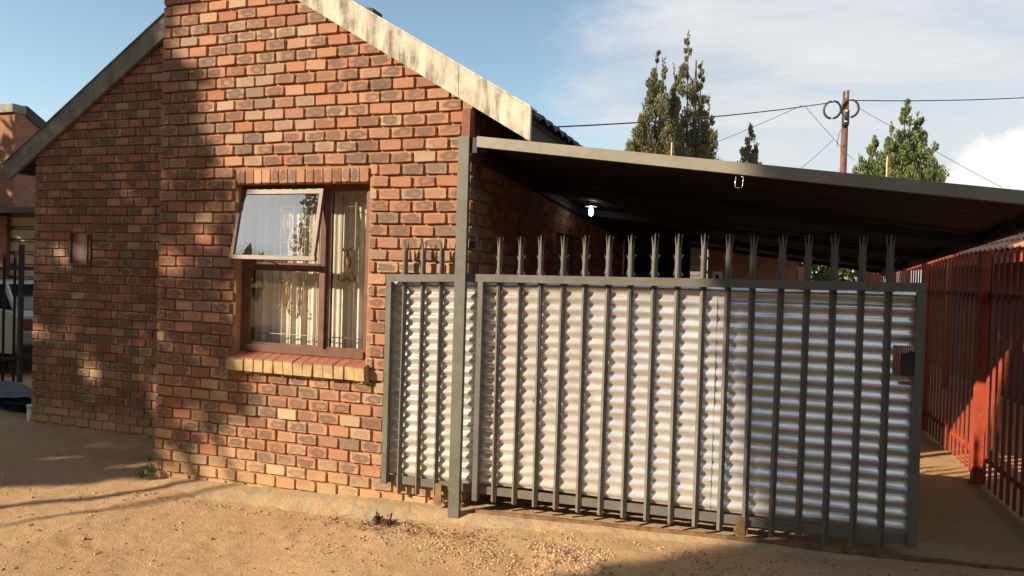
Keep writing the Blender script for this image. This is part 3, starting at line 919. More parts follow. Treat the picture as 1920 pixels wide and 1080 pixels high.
# small shuttered opening in the recessed wall
v = MB(); v.box(VX0 + .004, VX1 - .004, RY + 0.0115, RY + 0.04, VZ0, VZ1)
vw = hbuild(v, 'meter_cupboard', M['wood'])
v = MB(); v.box(VX0 + .03, VX1 - .085, RY + 0.003, RY + 0.0115, VZ0 + .02, VZ1 - .03); hbuild(v, 'shutter', simple('dull_brown_shutter', (0.115, 0.06, 0.045), 0.6), vw)
v = MB()
for a in (VX0 + .004, VX1 - .075, VX1 - .03): v.box(a, a + .022, RY - 0.010, RY + 0.0112, VZ0 + .001, VZ1)
v.box(VX0, VX1, RY - .012, RY + .011, VZ0 - .028, VZ0); hbuild(v, 'frame', M['wood'], vw)

# ------------------------------------------------------------------ sliding gate
GX0, GX1 = 2.21, 5.665
gate = empty('sliding_gate', 'grey-green steel palisade sliding gate backed with corrugated sheet', 'gate', (3.9, -0.06, 0.15))
GO = Vector((3.9, -0.06, 0.15))
def gb(m, name, mat, parent=gate, o=None):
    ob = m.build(name, mat, None, GO); ob.parent = parent; ob.location = (0, 0, 0) ; return ob
ZT = [(2.21, 1.745), (2.9, 1.768), (3.69, 1.787), (5.67, 1.795)]       # top of the upper rail
ZB = [(2.21, 0.226), (2.74, 0.225), (3.37, 0.255), (5.67, 0.275)]      # bottom of the lower rail
zt = lambda x: lerp_table(ZT, x)
zb = lambda x: lerp_table(ZB, x)
def rail(xa, xb, za, zb_, h, y0, y1):
    return MB().hexa([(xa, y0, za - h), (xb, y0, zb_ - h), (xb, y1, zb_ - h), (xa, y1, za - h)], [(xa, y0, za), (xb, y0, zb_), (xb, y1, zb_), (xa, y1, za)])
for xa, xb in ((GX0, 2.92), (2.92, GX1)):
    gb(rail(xa, xb - 0.001, zt(xa), zt(xb), 0.052, -0.098, -0.070), 'top_rail', M['frame'])
    gb(rail(xa, xb - 0.001, zb(xa) + 0.055, zb(xb) + 0.055, 0.055, -0.049, -0.034), 'bottom_rail', M['frame'])
for xa, xb in ((GX0, GX0 + 0.042), (2.925, 2.962), (GX1 - 0.045, GX1)):
    gb(MB().box(xa, xb, -0.0965, -0.044, zb(xa) - (0.0 if xa != 2.925 else 0.04), zt(xa) - 0.053), 'stile', M['frame'])
def pale_mb(h, leg=0.027, th=0.0028, seed=0):
    """angle-iron pale standing corner-outward, split spikes on top and barbs on both legs; local z from 0 to h"""
    rg = random.Random(seed)
    m = MB(); c = math.sqrt(0.5)
    for sg in (-1, 1):
        e = Vector((sg * c, c, 0)); nrm = Vector((sg * c, -c, 0)) * -1
        def P(s_, z, o=0.0): return Vector((0, 0, 0)) + e * s_ + Vector((0, 0, z)) + Vector((sg * c, -c, 0)) * o
        out = 0.002 + rg.uniform(0, 0.006)
        # blade below the spikes
        ht = h - 0.085
        poly = [P(0, 0), P(leg, 0), P(leg, ht), P(leg * 1.05, ht + 0.02), P(leg * 1.08, h - 0.005 + rg.uniform(-.01, .005), out), P(leg * 0.78, ht + 0.03), P(leg * 0.55, ht - 0.012),
                P(leg * 0.3, ht + 0.03), P(leg * 0.10, h + rg.uniform(-.01, .004), out * 0.6), P(0, ht + 0.02)]
        m.prism(poly, nrm * th)
        for zz, dz in ((h - 0.175, 0.042), (h - 0.225, -0.045)):
            q = [P(leg * 0.95, zz), P(leg * 0.95, zz + dz * 0.45), P(leg * 1.0 + 0.009, zz + dz, 0.009)]
            m.prism(q, nrm * th)
    return m
PALES = [755, 790, 824, 935, 974, 1013, 1053, 1096, 1138, 1182, 1226, 1272, 1319, 1366, 1414, 1465, 1516, 1567, 1620, 1673]
PB = [(2.3, 0.162), (3.1, 0.193), (3.74, 0.202), (4.14, 0.211), (4.9, 0.214), (5.5, 0.226)]
PT = [(2.33, 2.009), (3.07, 2.036), (3.82, 2.056), (4.43, 2.068), (5.49, 2.072)]
for i, px in enumerate(PALES):
    x = onY(px, 500, -0.085).x
    z0, z1 = lerp_table(PB, x), lerp_table(PT, x)
    m = pale_mb(z1 - z0, seed=i)
    ob = m.build('pale', M['green'], gate)
    ob.location = Vector((x, -0.0695 - 0.018, z0)) - GO
    ob.rotation_euler = (random.uniform(-.003, .003), random.uniform(-.004, .004), random.uniform(-.05, .05))
    # pales run behind the flat top rail: push the corner back
    ob.location.y = -0.0695 - GO.y
# corrugated backing sheet, three overlapping lengths, one corner cut away for the lock
LHX, LHZ0, LHZ1 = 5.515, 1.248, 1.425
def sheet(xa, xb, yoff, seed):
    m = MB()
    nxs = max(4, int((xb - xa) / 0.04)); waves = 19; nz = waves * 8
    xs = sorted(set([xa + (xb - xa) * i / nxs for i in range(nxs + 1)] + ([LHX] if xa < LHX < xb else [])))
    z_lo, z_hi = lambda x: zb(x) + 0.056, lambda x: zt(x) - 0.05
    vs = []
    for j in range(nz + 1):
        t = j / nz
        for x in xs:
            dent = 0.006 * fbm(x * 1.3, t * 3.0, seed)
            ripple = 0.0035 * fbm(x * 5.5, t * 9.0, seed + 4)
            z = z_lo(x) + (z_hi(x) - z_lo(x)) * t
            y = -0.030 + yoff + 0.0095 * math.sin(2 * math.pi * (t * waves + 0.25 + 0.05 * fbm(x * 2.0, 1.0, seed))) + dent + ripple * (1.0 + 1.5 * sstep(0.15, 0.5, fbm(x * 1.1, t * 2.2, seed + 9)))
            vs.append((x, y, z))
    nx = len(xs); fs = []
    for j in range(nz):
        zc = vs[j * nx][2]
        for i in range(nx - 1):
            xm = (xs[i] + xs[i + 1]) / 2
            if xm > LHX and LHZ0 < vs[j * nx + i][2] < LHZ1: continue
            fs.append((j * nx + i, j * nx + i + 1, (j + 1) * nx + i + 1, (j + 1) * nx + i))
    m.add(vs, fs, smooth=True)
    return m
for k, (xa, xb) in enumerate(((GX0 + 0.02, 3.33), (3.29, 4.52), (4.48, GX1 - 0.015))):
    gb(sheet(xa, xb, -0.003 * (k % 2), k * 3.3), 'corrugated_sheet', M['zinc'])
lb = MB(); lb.box(5.56, 5.662, -0.09, -0.012, 1.258, 1.385); lb.box(5.585, 5.60, -0.10, -0.09, 1.39, 1.405); lb.box(5.59, 5.64, -0.092, -0.088, 1.385, 1.40)
lk = gb(lb, 'lock_box', M['black'])
wl = MB()
for k in (4.708, 2.66):
    zc = lerp_table(ATOP, k) + 0.053
    wl = MB(); wl.tube([(k, -0.072, zc), (k, -0.050, zc)], 0.042, 18); wl.box(k - 0.025, k + 0.025, -0.079, -0.073, zc - 0.01, zb(k) + 0.05)
    gb(wl, 'wheel', simple('rusty_wheel', (0.26, 0.15, 0.08), 0.6, 0.3, var=0.4, scale=30))

# ------------------------------------------------------------------ carport
cp = empty('carport', 'lean-to steel carport with a sloping grey fascia beside the brick house', 'carport', (4.6, 3.0, 0.15))
CO = Vector((4.6, 3.0, 0.15))
def cb(m, name, mat, parent=cp):
    ob = m.build(name, mat, None, CO); ob.parent = parent; ob.location = (0, 0, 0); return ob
CX0, CX1, CY0, CY1 = 2.905, 6.36, -0.14, 6.05
def zf(x, y): return 2.712 - 0.1262 * (x - 2.912) - 0.043 * (y + 0.14)      # top of the roof edge
# front channel
m = MB()
def bar(xa, ya, xb, yb, ztop, h, w):
    a = Vector((xa, ya, 0)); b_ = Vector((xb, yb, 0)); d_ = (b_ - a).normalized(); s_ = Vector((-d_.y, d_.x, 0)) * (w / 2)
    za, zb2 = zf(xa, ya) + ztop, zf(xb, yb) + ztop
    def q(p, z): return (p.x, p.y, z)
    return MB().hexa([q(a - s_, za - h), q(b_ - s_, zb2 - h), q(b_ + s_, zb2 - h), q(a + s_, za - h)], [q(a - s_, za), q(b_ - s_, zb2), q(b_ + s_, zb2), q(a + s_, za)])
cb(bar(CX0, CY0 + 0.02, CX1, CY0 + 0.02, 0.0, 0.073, 0.04), 'fascia', M['fascia'])
cb(bar(CX1 - 0.06, CY0 + 0.045, CX1 - 0.06, CY1, -0.002, 0.112, 0.06), 'side_beam', M['black'])
cb(bar(2.86, CY0 + 0.35, 2.86, CY1, -0.055, 0.08, 0.05), 'wall_beam', M['black'])
cb(bar(CX0, CY1 - 0.02, CX1, CY1 - 0.02, -0.02, 0.065, 0.05), 'rear_beam', M['black'])
cb(MB().hexa([(2.84, 5.93, 0.1), (3.80, 5.93, 0.1), (3.80, 5.97, 0.1), (2.84, 5.97, 0.1)], [(2.84, 5.93, zf(2.84, 5.95) - .045), (3.80, 5.93, zf(3.8, 5.95) - .045), (3.80, 5.97, zf(3.8, 5.95) - .045), (2.84, 5.97, zf(2.84, 5.95) - .045)]), 'added_dark_panel', simple('dark_filler_board', (0.045, 0.032, 0.026), 0.8))  # dark sheet added where the rear of the carport falls into deep shade
for y in (1.45, 2.95, 4.45): cb(bar(2.89, y, CX1 - 0.092, y, -0.058, 0.07, 0.045), 'purlin', M['black'])
m = MB()
ny = 240
vs = []
for i in range(ny + 1):
    y = CY0 + 0.042 + (CY1 - CY0 - 0.06) * i / ny
    r = 0.011 * math.sin(2 * math.pi * y / 0.095)
    for x in (2.84, 4.0, 5.2, CX1 - 0.08):
        vs.append((x, y, zf(x, y) - 0.030 + r + 0.004 * fbm(x, y * 2)))
fs = [(i * 4 + k, i * 4 + k + 1, (i + 1) * 4 + k + 1, (i + 1) * 4 + k) for i in range(ny) for k in range(3)]
m.add(vs, fs, smooth=True)
cb(m, 'roof_sheet', M['sheet_under'])
pm = MB(); pm.box(2.771, 2.850, -0.147, -0.105, 0.02, 2.715)
po = cb(pm, 'post', M['frame'])
pm = MB(); pm.box(2.787, 2.848, -0.135, -0.05, 2.716, 2.90); cb(pm, 'bracket', M['redbrown'])
pm = MB(); pm.box(2.852, 2.903, -0.13, -0.06, 2.60, 2.705); cb(pm, 'cleat', M['black'])
pm = MB(); pm.box(2.852, 2.862, -0.10, 0.02, 1.95, 2.0); cb(pm, 'wall_strap', M['black'])
pm = MB(); pm.tube([(2.898, -0.075, 1.835), (2.90, -0.078, 2.02), (2.896, -0.075, 2.04)], 0.010, 8); cb(pm, 'gate_guide', M['frame'])
pm = MB(); pm.box(CX1 - 0.11, CX1 - 0.03, CY1 - 0.10, CY1 - 0.04, 0.05, zf(CX1, CY1) - 0.19); cb(pm, 'post', M['black'])
a = onY(1380, 331, -0.13); b_ = onY(1392, 352, -0.13)
pm = MB(); pm.tube([(a.x, -0.13, a.z), (a.x - .004, -0.13, b_.z + .01), (a.x + .004, -0.13, b_.z), (b_.x - .006, -0.13, b_.z), (b_.x, -0.13, b_.z + .008), (b_.x + .004, -0.13, a.z - .004), (b_.x - .01, -.13, a.z)], 0.003, 6)
cb(pm, 'wire_loop', M['zinc'])
# lamp hung under the carport
LP_ = onX(1108, 397, 3.1)
LTOP = zf(3.1, LP_.y) - 0.04 - LP_.z
lamp = empty('pendant_lamp', 'small lit bulb with a round reflector hanging under the dark carport roof', 'lamp', LP_)
m = MB(); m.tube([(0, 0, 0.07), (0, 0, LTOP)], 0.006, 6); m.build('rod', M['black'], lamp)
m = MB(); m.tube([(0, 0, 0.085), (0, 0, 0.065), (0, 0, 0.052)], [0.015, 0.035, 0.06], 18, cap=False); m.build('reflector', M['white'], lamp)
t = NT('lit_bulb'); t.b.inputs['Emission Color'].default_value = (1, 0.97, 0.9, 1); t.b.inputs['Emission Strength'].default_value = 6.0
m = MB(); m.tube([(0, 0, 0.06), (0, 0, 0.045), (0, 0, 0.02), (0, 0, -0.01), (0, 0, -0.035), (0, 0, -0.045)], [0.010, 0.013, 0.022, 0.025, 0.017, 0.004], 14); m.build('bulb', t.m, lamp)

# ------------------------------------------------------------------ red palisade fence on the right boundary
FX = 6.455
rf_ = empty('red_palisade_fence', 'tall red steel palisade fence along the right side of the carport', 'fence', (FX, 3.5, 0.2))
RO = Vector((FX, 3.5, 0.2))
def rb(m, name, mat):
    ob = m.build(name, mat, None, RO); ob.parent = rf_; ob.location = (0, 0, 0); return ob
posts = [-0.35, 1.93, 4.10, 6.3, 8.5]
for a, b_ in zip(posts, posts[1:]):
    for z in (0.42, 1.70):
        m = MB(); m.box(FX + 0.022, FX + 0.055, a + 0.042, b_ - 0.042, z, z + 0.045); rb(m, 'rail', M['red'])
for y in posts:
    m = MB(); m.box(FX - 0.035, FX + 0.055, y - 0.04, y + 0.04, 0.05, 2.06); m.box(FX - 0.04, FX + 0.06, y - 0.045, y + 0.045, 2.06, 2.07); rb(m, 'post', M['red'])
def flat_pale(h, w, th, seed):
    rg = random.Random(seed); t = h - 0.09
    j = lambda: rg.uniform(-0.008, 0.008)
    return MB().prism([(0, -w / 2, 0), (0, w / 2, 0), (0, w / 2, t), (0.0, w * 0.62, h - 0.01 + j()), (0, w * 0.2, t + 0.01), (0, 0.0, h + j()), (0, -w * 0.2, t + 0.01), (0, -w * 0.62, h - 0.01 + j()), (0, -w / 2, t)], (th, 0, 0))
pm_ = [flat_pale(1.83, 0.052, 0.009, 60 + k).mesh('pale', M['red']) for k in range(4)]
k = 0
for a, b_ in zip(posts, posts[1:]):
    nn = int((b_ - a) / 0.135)
    for i in range(1, nn):
        y = a + (b_ - a) * i / nn
        o = link('pale', pm_[k % 4], rf_, Vector((FX + 0.012, y, gh(FX, y) + 0.03)) - RO)
        o.rotation_euler = (0, 0, random.uniform(-.04, .04)); k += 1

# ------------------------------------------------------------------ neighbours
def brickbox(name, x0, x1, y0, y1, z0, z1, o, parent, tint=None):
    ob = MB().box(x0, x1, y0, y1, z0, z1).build(name, M['farbrick'], None, o); ob.parent = parent; ob.location = (0, 0, 0); return ob
def mat_farbrick():
    t = NT('far_brickwork')
    br = t.n('ShaderNodeTexBrick')
    mp = t.n('ShaderNodeMapping'); mp.inputs['Rotation'].default_value = (math.pi / 2, 0, 0)
    sx = t.n('ShaderNodeSeparateXYZ'); t.L.new(t.pos(), sx.inputs[0])
    cb_ = t.n('ShaderNodeCombineXYZ'); t.set(cb_.inputs[0], t.math('ADD', sx.outputs[0], sx.outputs[1])); t.L.new(sx.outputs[2], cb_.inputs[1])
    t.L.new(cb_.outputs[0], br.inputs['Vector'])
    br.inputs['Scale'].default_value = 1.0; br.inputs['Brick Width'].default_value = 0.21; br.inputs['Row Height'].default_value = 0.085
    br.inputs['Mortar Size'].default_value = 0.008
    br.inputs['Color1'].default_value = (0.36, 0.16, 0.085, 1); br.inputs['Color2'].default_value = (0.25, 0.12, 0.075, 1); br.inputs['Mortar'].default_value = (0.30, 0.19, 0.12, 1)
    t.base(t.mix(t.range(t.noise(2.5, 5, .6, vec=t.pos()), 0.4, 0.8, 0, 0.5), br.outputs[0], (0.14, 0.085, 0.06))).rough(0.9).spec(0.15)
    t.bump(br.outputs['Fac'], -0.5, 0.006)
    return t.m
M['farbrick'] = mat_farbrick()
# right-hand neighbour beyond the red fence
nh = empty('neighbour_house', 'neighbouring house with an orange tiled roof and red fascia beyond the red fence', 'house', (9.5, 8, 0.2))
NO = Vector((9.5, 8, 0.2))
def nb(m, name, mat, parent=nh, O=NO):
    ob = m.build(name, mat, None, O); ob.parent = parent; ob.location = (0, 0, 0); return ob
m = MB(); m.box(8.15, 12.5, -7.0, 5.4, 0.0, 2.4); m.box(8.15, 12.5, 6.6, 12.6, 0.0, 2.4); m.box(8.3, 12.5, 5.4, 6.6, 0.0, 2.4); m.box(8.15, 8.3, 5.4, 6.6, 0, 1.1); m.box(8.15, 8.3, 5.4, 6.6, 2.1, 2.4)  # near end lengthened out of view to block sky light from the right
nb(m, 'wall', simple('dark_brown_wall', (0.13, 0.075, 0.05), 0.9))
m = MB(); m.box(7.60, 7.635, -7.2, 12.9, 2.10, 2.245); nb(m, 'fascia', M['red'])
m = MB(); m.box(8.2, 8.24, 5.42, 6.58, 1.1, 2.1); nw = nb(m, 'window', M['wood'])
m = MB(); m.box(8.18, 8.198, 5.48, 6.52, 1.16, 2.04); nb(m, 'pane', M['glass'], nw)
nr = MB(); nr.prism([(7.58, -7.2, 2.215), (10.3, -7.2, 3.465), (12.9, -7.2, 2.215)], (0, 20.1, 0)); nro = nb(nr, 'roof', M['tile_red'])
def ntile(L_=0.36):
    t = MB(); n_ = 6; vs = []
    for s_, lift in ((0, 0.03), (L_, 0.0)):
        for k in range(n_ + 1):
            a = k / n_; vs.append((s_, 0.22 * a, lift + 0.04 * math.sin(math.pi * a)))
    fs = [(k, n_ + 1 + k, n_ + 2 + k, k + 1) for k in range(n_)]
    o = len(vs); vs += [(v[0], v[1], v[2] - 0.03) for v in vs[:n_ + 1]]
    fs += [(k, k + 1, o + k + 1, o + k) for k in range(n_)]
    return t.add(vs, fs)
tm = ntile().mesh('roof_tile', M['tile_red'])
sl_ = math.atan2(1.25, 2.72)
for c in range(8):
    for k in range(36):
        y = 3.9 + 0.22 * k
        s_ = c * 0.33
        p = Vector((7.55 + s_ * math.cos(sl_), y, 2.23 + s_ * math.sin(sl_)))
        o = link('roof_tile', tm, nro, p - NO); o.rotation_euler = (0, -sl_, 0)
m = MB(); m.tube([(7.47, 7.78, 0.1), (7.47, 7.78, 2.31)], 0.055, 10); nb(m, 'verandah_post', simple('orange_post_paint', (0.52, 0.17, 0.04), 0.6))

# rear: white slatted shed, brick house, lit pillar, red gate pier
rh = empty('rear_brick_house', 'shaded brick house seen far back under the carport roof', 'house', (4.3, 16, 0.2))
HO2 = Vector((4.3, 16, 0.2))
m = MB(); m.box(3.46, 5.6, 14.4, 19, 0.0, 2.75); nb(m, 'wall', M['farbrick'], rh, HO2)
m = MB(); m.prism([(0.8, 12.3, 2.78), (5.75, 12.3, 2.78), (3.4, 12.3, 3.3)], (0, 6.9, 0)); nb(m, 'roof', M['tile_dark'], rh, HO2)  # deep, wide front overhang added to shade the wall below
p0, p1 = dep(1337, 509, 18.6), dep(1355, 523, 18.6)
m = MB(); m.box(p0.x, p1.x, 14.36, 14.405, p1.z - .6, p0.z); w_ = nb(m, 'window', M['white'], rh, HO2)
m = MB(); m.box(p0.x + .08, p1.x - .08, 14.35, 14.362, p1.z - .5, p0.z - .08); nb(m, 'pane', M['carglass'], w_, HO2)
shd = empty('slatted_shed', 'small outbuilding clad in white horizontal slats, toned dark for shade, behind the carport', 'shed', (2.9, 13.4, 0.2))
SO = Vector((2.9, 13.4, 0.2))
m = MB(); m.box(2.4, 3.40, 13.42, 14.3, 0.0, 2.62); nb(m, 'body', M['farbrick'], shd, SO)
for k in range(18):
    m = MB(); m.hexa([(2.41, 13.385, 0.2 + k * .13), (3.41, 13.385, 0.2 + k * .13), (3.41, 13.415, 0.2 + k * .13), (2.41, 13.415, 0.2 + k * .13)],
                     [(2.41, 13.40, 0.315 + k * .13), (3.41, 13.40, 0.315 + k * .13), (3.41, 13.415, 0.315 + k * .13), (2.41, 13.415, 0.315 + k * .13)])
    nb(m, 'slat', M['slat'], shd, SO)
m = MB(); m.prism([(2.3, 13.2, 2.62), (3.55, 13.2, 2.62), (3.55, 13.2, 2.68), (2.3, 13.2, 2.74)], (0, 1.3, 0)); nb(m, 'roof', M['tile_dark'], shd, SO)
pp = MB(); pp.box(5.63, 5.83, 14.5, 14.9, 0.1, 2.12); pp.box(5.60, 5.86, 14.47, 14.93, 2.12, 2.18)
tag(pp.build('brick_pillar', simple('orange_plaster', (0.50, 0.25, 0.13), 0.9), None, (5.73, 14.7, 0.1)), 'sunlit orange plastered pillar standing beside the rear brick house', 'pillar')
pr_ = MB(); pr_.box(6.98, 7.24, 12.9, 13.1, 0.1, 2.02); pr_.box(6.82, 6.90, 12.95, 13.05, 0.1, 2.0); pr_.box(6.90, 6.98, 12.98, 13.02, 1.5, 1.58); pr_.box(6.90, 6.98, 12.98, 13.02, 0.5, 0.58)
tag(pr_.build('gate_pier', M['red'], None, (7, 13, 0.1)), 'bright red steel gate pier in the sun beyond the carport', 'gate pier')

# left neighbour
lh = empty('left_brick_house', 'neighbouring brick house with a sunlit gable end and lean-to garage at the far left', 'house', (-9.5, 8, -0.05))
LHO = Vector((-9.5, 8, -0.05))
tp = dep(28, 198, 14.0); 
lx = tp.x; ly = tp.y
m = MB(); m.box(lx - 3.2, lx, ly, ly + 0.25, -0.1, tp.z - 0.13)
e_ = dep(80, 246, 15.2)
m.prism([(lx, ly + 0.25, -0.1), (lx, ly + 3.2, -0.1), (lx, ly + 3.2, tp.z - 1.9), (lx, ly + 0.25, tp.z - 0.12)], (-0.25, 0, 0))
nb(m, 'wall', M['farbrick'], lh, LHO)
m = MB(); m.box(lx - 3.3, lx + 0.02, ly - 0.06, ly + 0.27, tp.z - 0.13, tp.z + 0.03)
nb(m, 'parapet_cap', M['board'], lh, LHO)
m = MB(); m.prism([(lx + 0.03, ly + 0.22, tp.z - 0.16), (lx + 0.03, ly + 3.3, tp.z - 2.0), (lx + 0.03, ly + 3.3, tp.z - 1.75), (lx + 0.03, ly + 0.22, tp.z + 0.05)], (-3.2, 0, 0))
nb(m, 'roof', M['tile_dark'], lh, LHO)
g0 = dep(13, 405, 13.6); g1 = dep(80, 476, 13.6)
gy = g0.y
m = MB(); m.box(g0.x - 2.5, g0.x, gy, gy + .3, -0.1, g0.z); m.box(g0.x, g1.x + 1.2, gy + 0.12, gy + .3, -0.1, g0.z); nb(m, 'garage_wall', M['farbrick'], lh, LHO)
m = MB(); m.prism([(g0.x - 2.7, gy - 0.35, g0.z + 0.03), (g1.x + 1.4, gy - 0.35, g0.z + 0.03), (g1.x + 1.4, gy - 0.35, g0.z + 0.13), (g0.x - 2.7, gy - 0.35, g0.z + 0.13)], (0, 3.0, 0.25)); nb(m, 'lean_to_roof', M['sheet_under'], lh, LHO)
for k in range(8):
    z1 = g0.z - 0.02 - k * 0.235
    m = MB(); m.box(g0.x + 0.02, g1.x + 1.1, gy + 0.06, gy + 0.118, z1 - 0.165, z1); m.box(g0.x + 0.06, g1.x + 1.1, gy + 0.09, gy + 0.118, z1 - 0.215, z1 - 0.185)
    nb(m, 'door_panel', M['beige'], lh, LHO)
# car behind the black fence
car = empty('parked_car', 'pale grey hatchback parked behind the black palisade fence', 'car', (-8.0, 4.1, -0.05))
KO = Vector((-8.0, 4.1, -0.05))
def kb(m, name, mat, parent=car): return nb(m, name, mat, parent, KO)
xe = -6.15; y0_, y1_ = 3.35, 4.95
def car_body():
    m = MB()
    prof = [(0.06, 0.32), (0.0, 0.45), (-0.02, 0.62), (0.04, 0.88), (0.12, 0.97), (-0.0 + 0.62, 1.0), (2.75, 0.98), (3.55, 0.88), (3.72, 0.72), (3.75, 0.45), (3.68, 0.30)]
    def ringy(y, ins):
        return [(xe - a - (0.03 if ins else 0) * (1 if a < 1.8 else -1), y, z - (0.02 if ins else 0)) for a, z in prof]
    ys = [(y0_ + 0.0, 1), (y0_ + 0.09, 0), (y1_ - 0.09, 0), (y1_, 1)]
    vs = []
    for y, i_ in ys: vs += ringy(y, i_)
    n_ = len(prof); fs = []
    for r in range(3):
        for i in range(n_): fs.append((r * n_ + i, r * n_ + (i + 1) % n_, (r + 1) * n_ + (i + 1) % n_, (r + 1) * n_ + i))
    fs += [tuple(range(n_))[::-1], tuple(range(3 * n_, 4 * n_))]
    m.add(vs, fs, smooth=False); return m
kb(car_body(), 'body', M['carwhite'])
def cabin(ins, zt_, a0, a1, b0, b1):
    return MB().hexa([(xe - a1, y0_ + 0.08 - ins * .0, 0.985), (xe - a0, y0_ + 0.08, 0.985), (xe - a0, y1_ - 0.08, 0.985), (xe - a1, y1_ - 0.08, 0.985)],
                     [(xe - b1, y0_ + 0.24, zt_), (xe - b0, y0_ + 0.24, zt_), (xe - b0, y1_ - 0.24, zt_), (xe - b1, y1_ - 0.24, zt_)])
kb(cabin(0, 1.38, 0.17, 2.7, 0.62, 2.0), 'windows', M['carglass'])
m = MB(); m.hexa([(xe - 2.05, y0_ + .22, 1.375), (xe - .58, y0_ + .22, 1.375), (xe - .58, y1_ - .22, 1.375), (xe - 2.05, y1_ - .22, 1.375)], [(xe - 1.95, y0_ + .26, 1.42), (xe - .68, y0_ + .26, 1.42), (xe - .68, y1_ - .26, 1.42), (xe - 1.95, y1_ - .26, 1.42)])
for yy in (y0_ + 0.075, y1_ - 0.115):
    sgn = 1 if yy < 4 else -1
    m.hexa([(xe - .22, yy, .985), (xe - .16, yy, .985), (xe - .16, yy + .04, .985), (xe - .22, yy + .04, .985)], [(xe - .66, yy + sgn * .155, 1.385), (xe - .58, yy + sgn * .155, 1.385), (xe - .58, yy + .04 + sgn * .155, 1.385), (xe - .66, yy + .04 + sgn * .155, 1.385)])
kb(m, 'roof', M['carwhite'])
for a in (0.66, 3.05):
    for yy in (y0_ - 0.01, y1_ - 0.17):
        m = MB(); m.tube([(xe - a, yy, 0.24), (xe - a, yy + 0.18, 0.24)], 0.29, 20); w_ = kb(m, 'wheel', M['rubber'])
        m = MB(); m.tube([(xe - a, yy - 0.012, 0.24), (xe - a, yy + 0.19, 0.24)], 0.18, 16); kb(m, 'rim', M['zinc'], w_)
m = MB(); m.box(xe - 0.10, xe + 0.035, y0_ + .1, y1_ - .1, 0.24, 0.42); kb(m, 'bumper', M['rubber'])
for yy in (y0_ + 0.10, y1_ - 0.24):
    m = MB(); m.box(xe - 0.08, xe + 0.012, yy, yy + 0.14, 0.66, 0.84); kb(m, 'tail_light', M['redbrown'])
# black palisade on the left boundary
bf = empty('black_palisade_fence', 'black steel palisade fence beside the left end of the house', 'fence', (-5.6, 3.5, -0.05))
BO = Vector((-5.6, 3.5, -0.05))
for z in (0.3, 1.62): nb(MB().box(-5.585, -5.555, 1.2, 7.0, z, z + 0.05), 'rail', M['black'], bf, BO)
nb(MB().box(-5.62, -5.56, 2.96, 3.01, -0.15, 2.0), 'post', M['black'], bf, BO)
bpm = pale_mb(1.92, leg=0.032, seed=91).mesh('pale', M['black'])
for k in range(36):
    y = 1.3 + k * 0.158
    if abs(y - 2.985) < 0.07: continue
    o = link('pale', bpm, bf, Vector((-5.60, y, -0.02)) - BO); o.rotation_euler = (0, 0, -math.pi / 2)
# sheeting, pipe stub and stone beside the left corner
m = MB(); vs = []; nx_, ny_ = 40, 16
for layer in range(5):
    vs = []
    for j in range(ny_ + 1):
        for i in range(nx_ + 1):
            x = -5.3 + 2.25 * i / nx_; y = 1.45 + 0.75 * j / ny_
            z = gh(x, y) + 0.03 + layer * 0.035 + 0.028 * math.sin(x * 7 + layer) * math.sin(y * 6 + layer * 2) + 0.02 * fbm(x * 4, y * 4, layer)
            vs.append((x + 0.03 * layer, y, z))
    m.add(vs, [(j * (nx_ + 1) + i, j * (nx_ + 1) + i + 1, (j + 1) * (nx_ + 1) + i + 1, (j + 1) * (nx_ + 1) + i) for j in range(ny_) for i in range(nx_)], smooth=True)
tag(m.build('sheeting_pile', M['slate'], None, (-4.2, 1.8, -0.05)), 'low pile of crumpled blue-grey sheeting on the soil by the left corner', 'sheeting')
m = MB(); m.tube([(-2.80, 1.04, -0.1), (-2.80, 1.04, 0.17)], 0.032, 12); m.tube([(-2.80, 1.04, 0.15), (-2.80, 1.04, 0.18)], 0.038, 12)
tag(m.build('drain_pipe', M['white'], None, (-2.80, 1.04, -0.1)), 'short white plastic pipe stub at the left corner of the house', 'pipe')

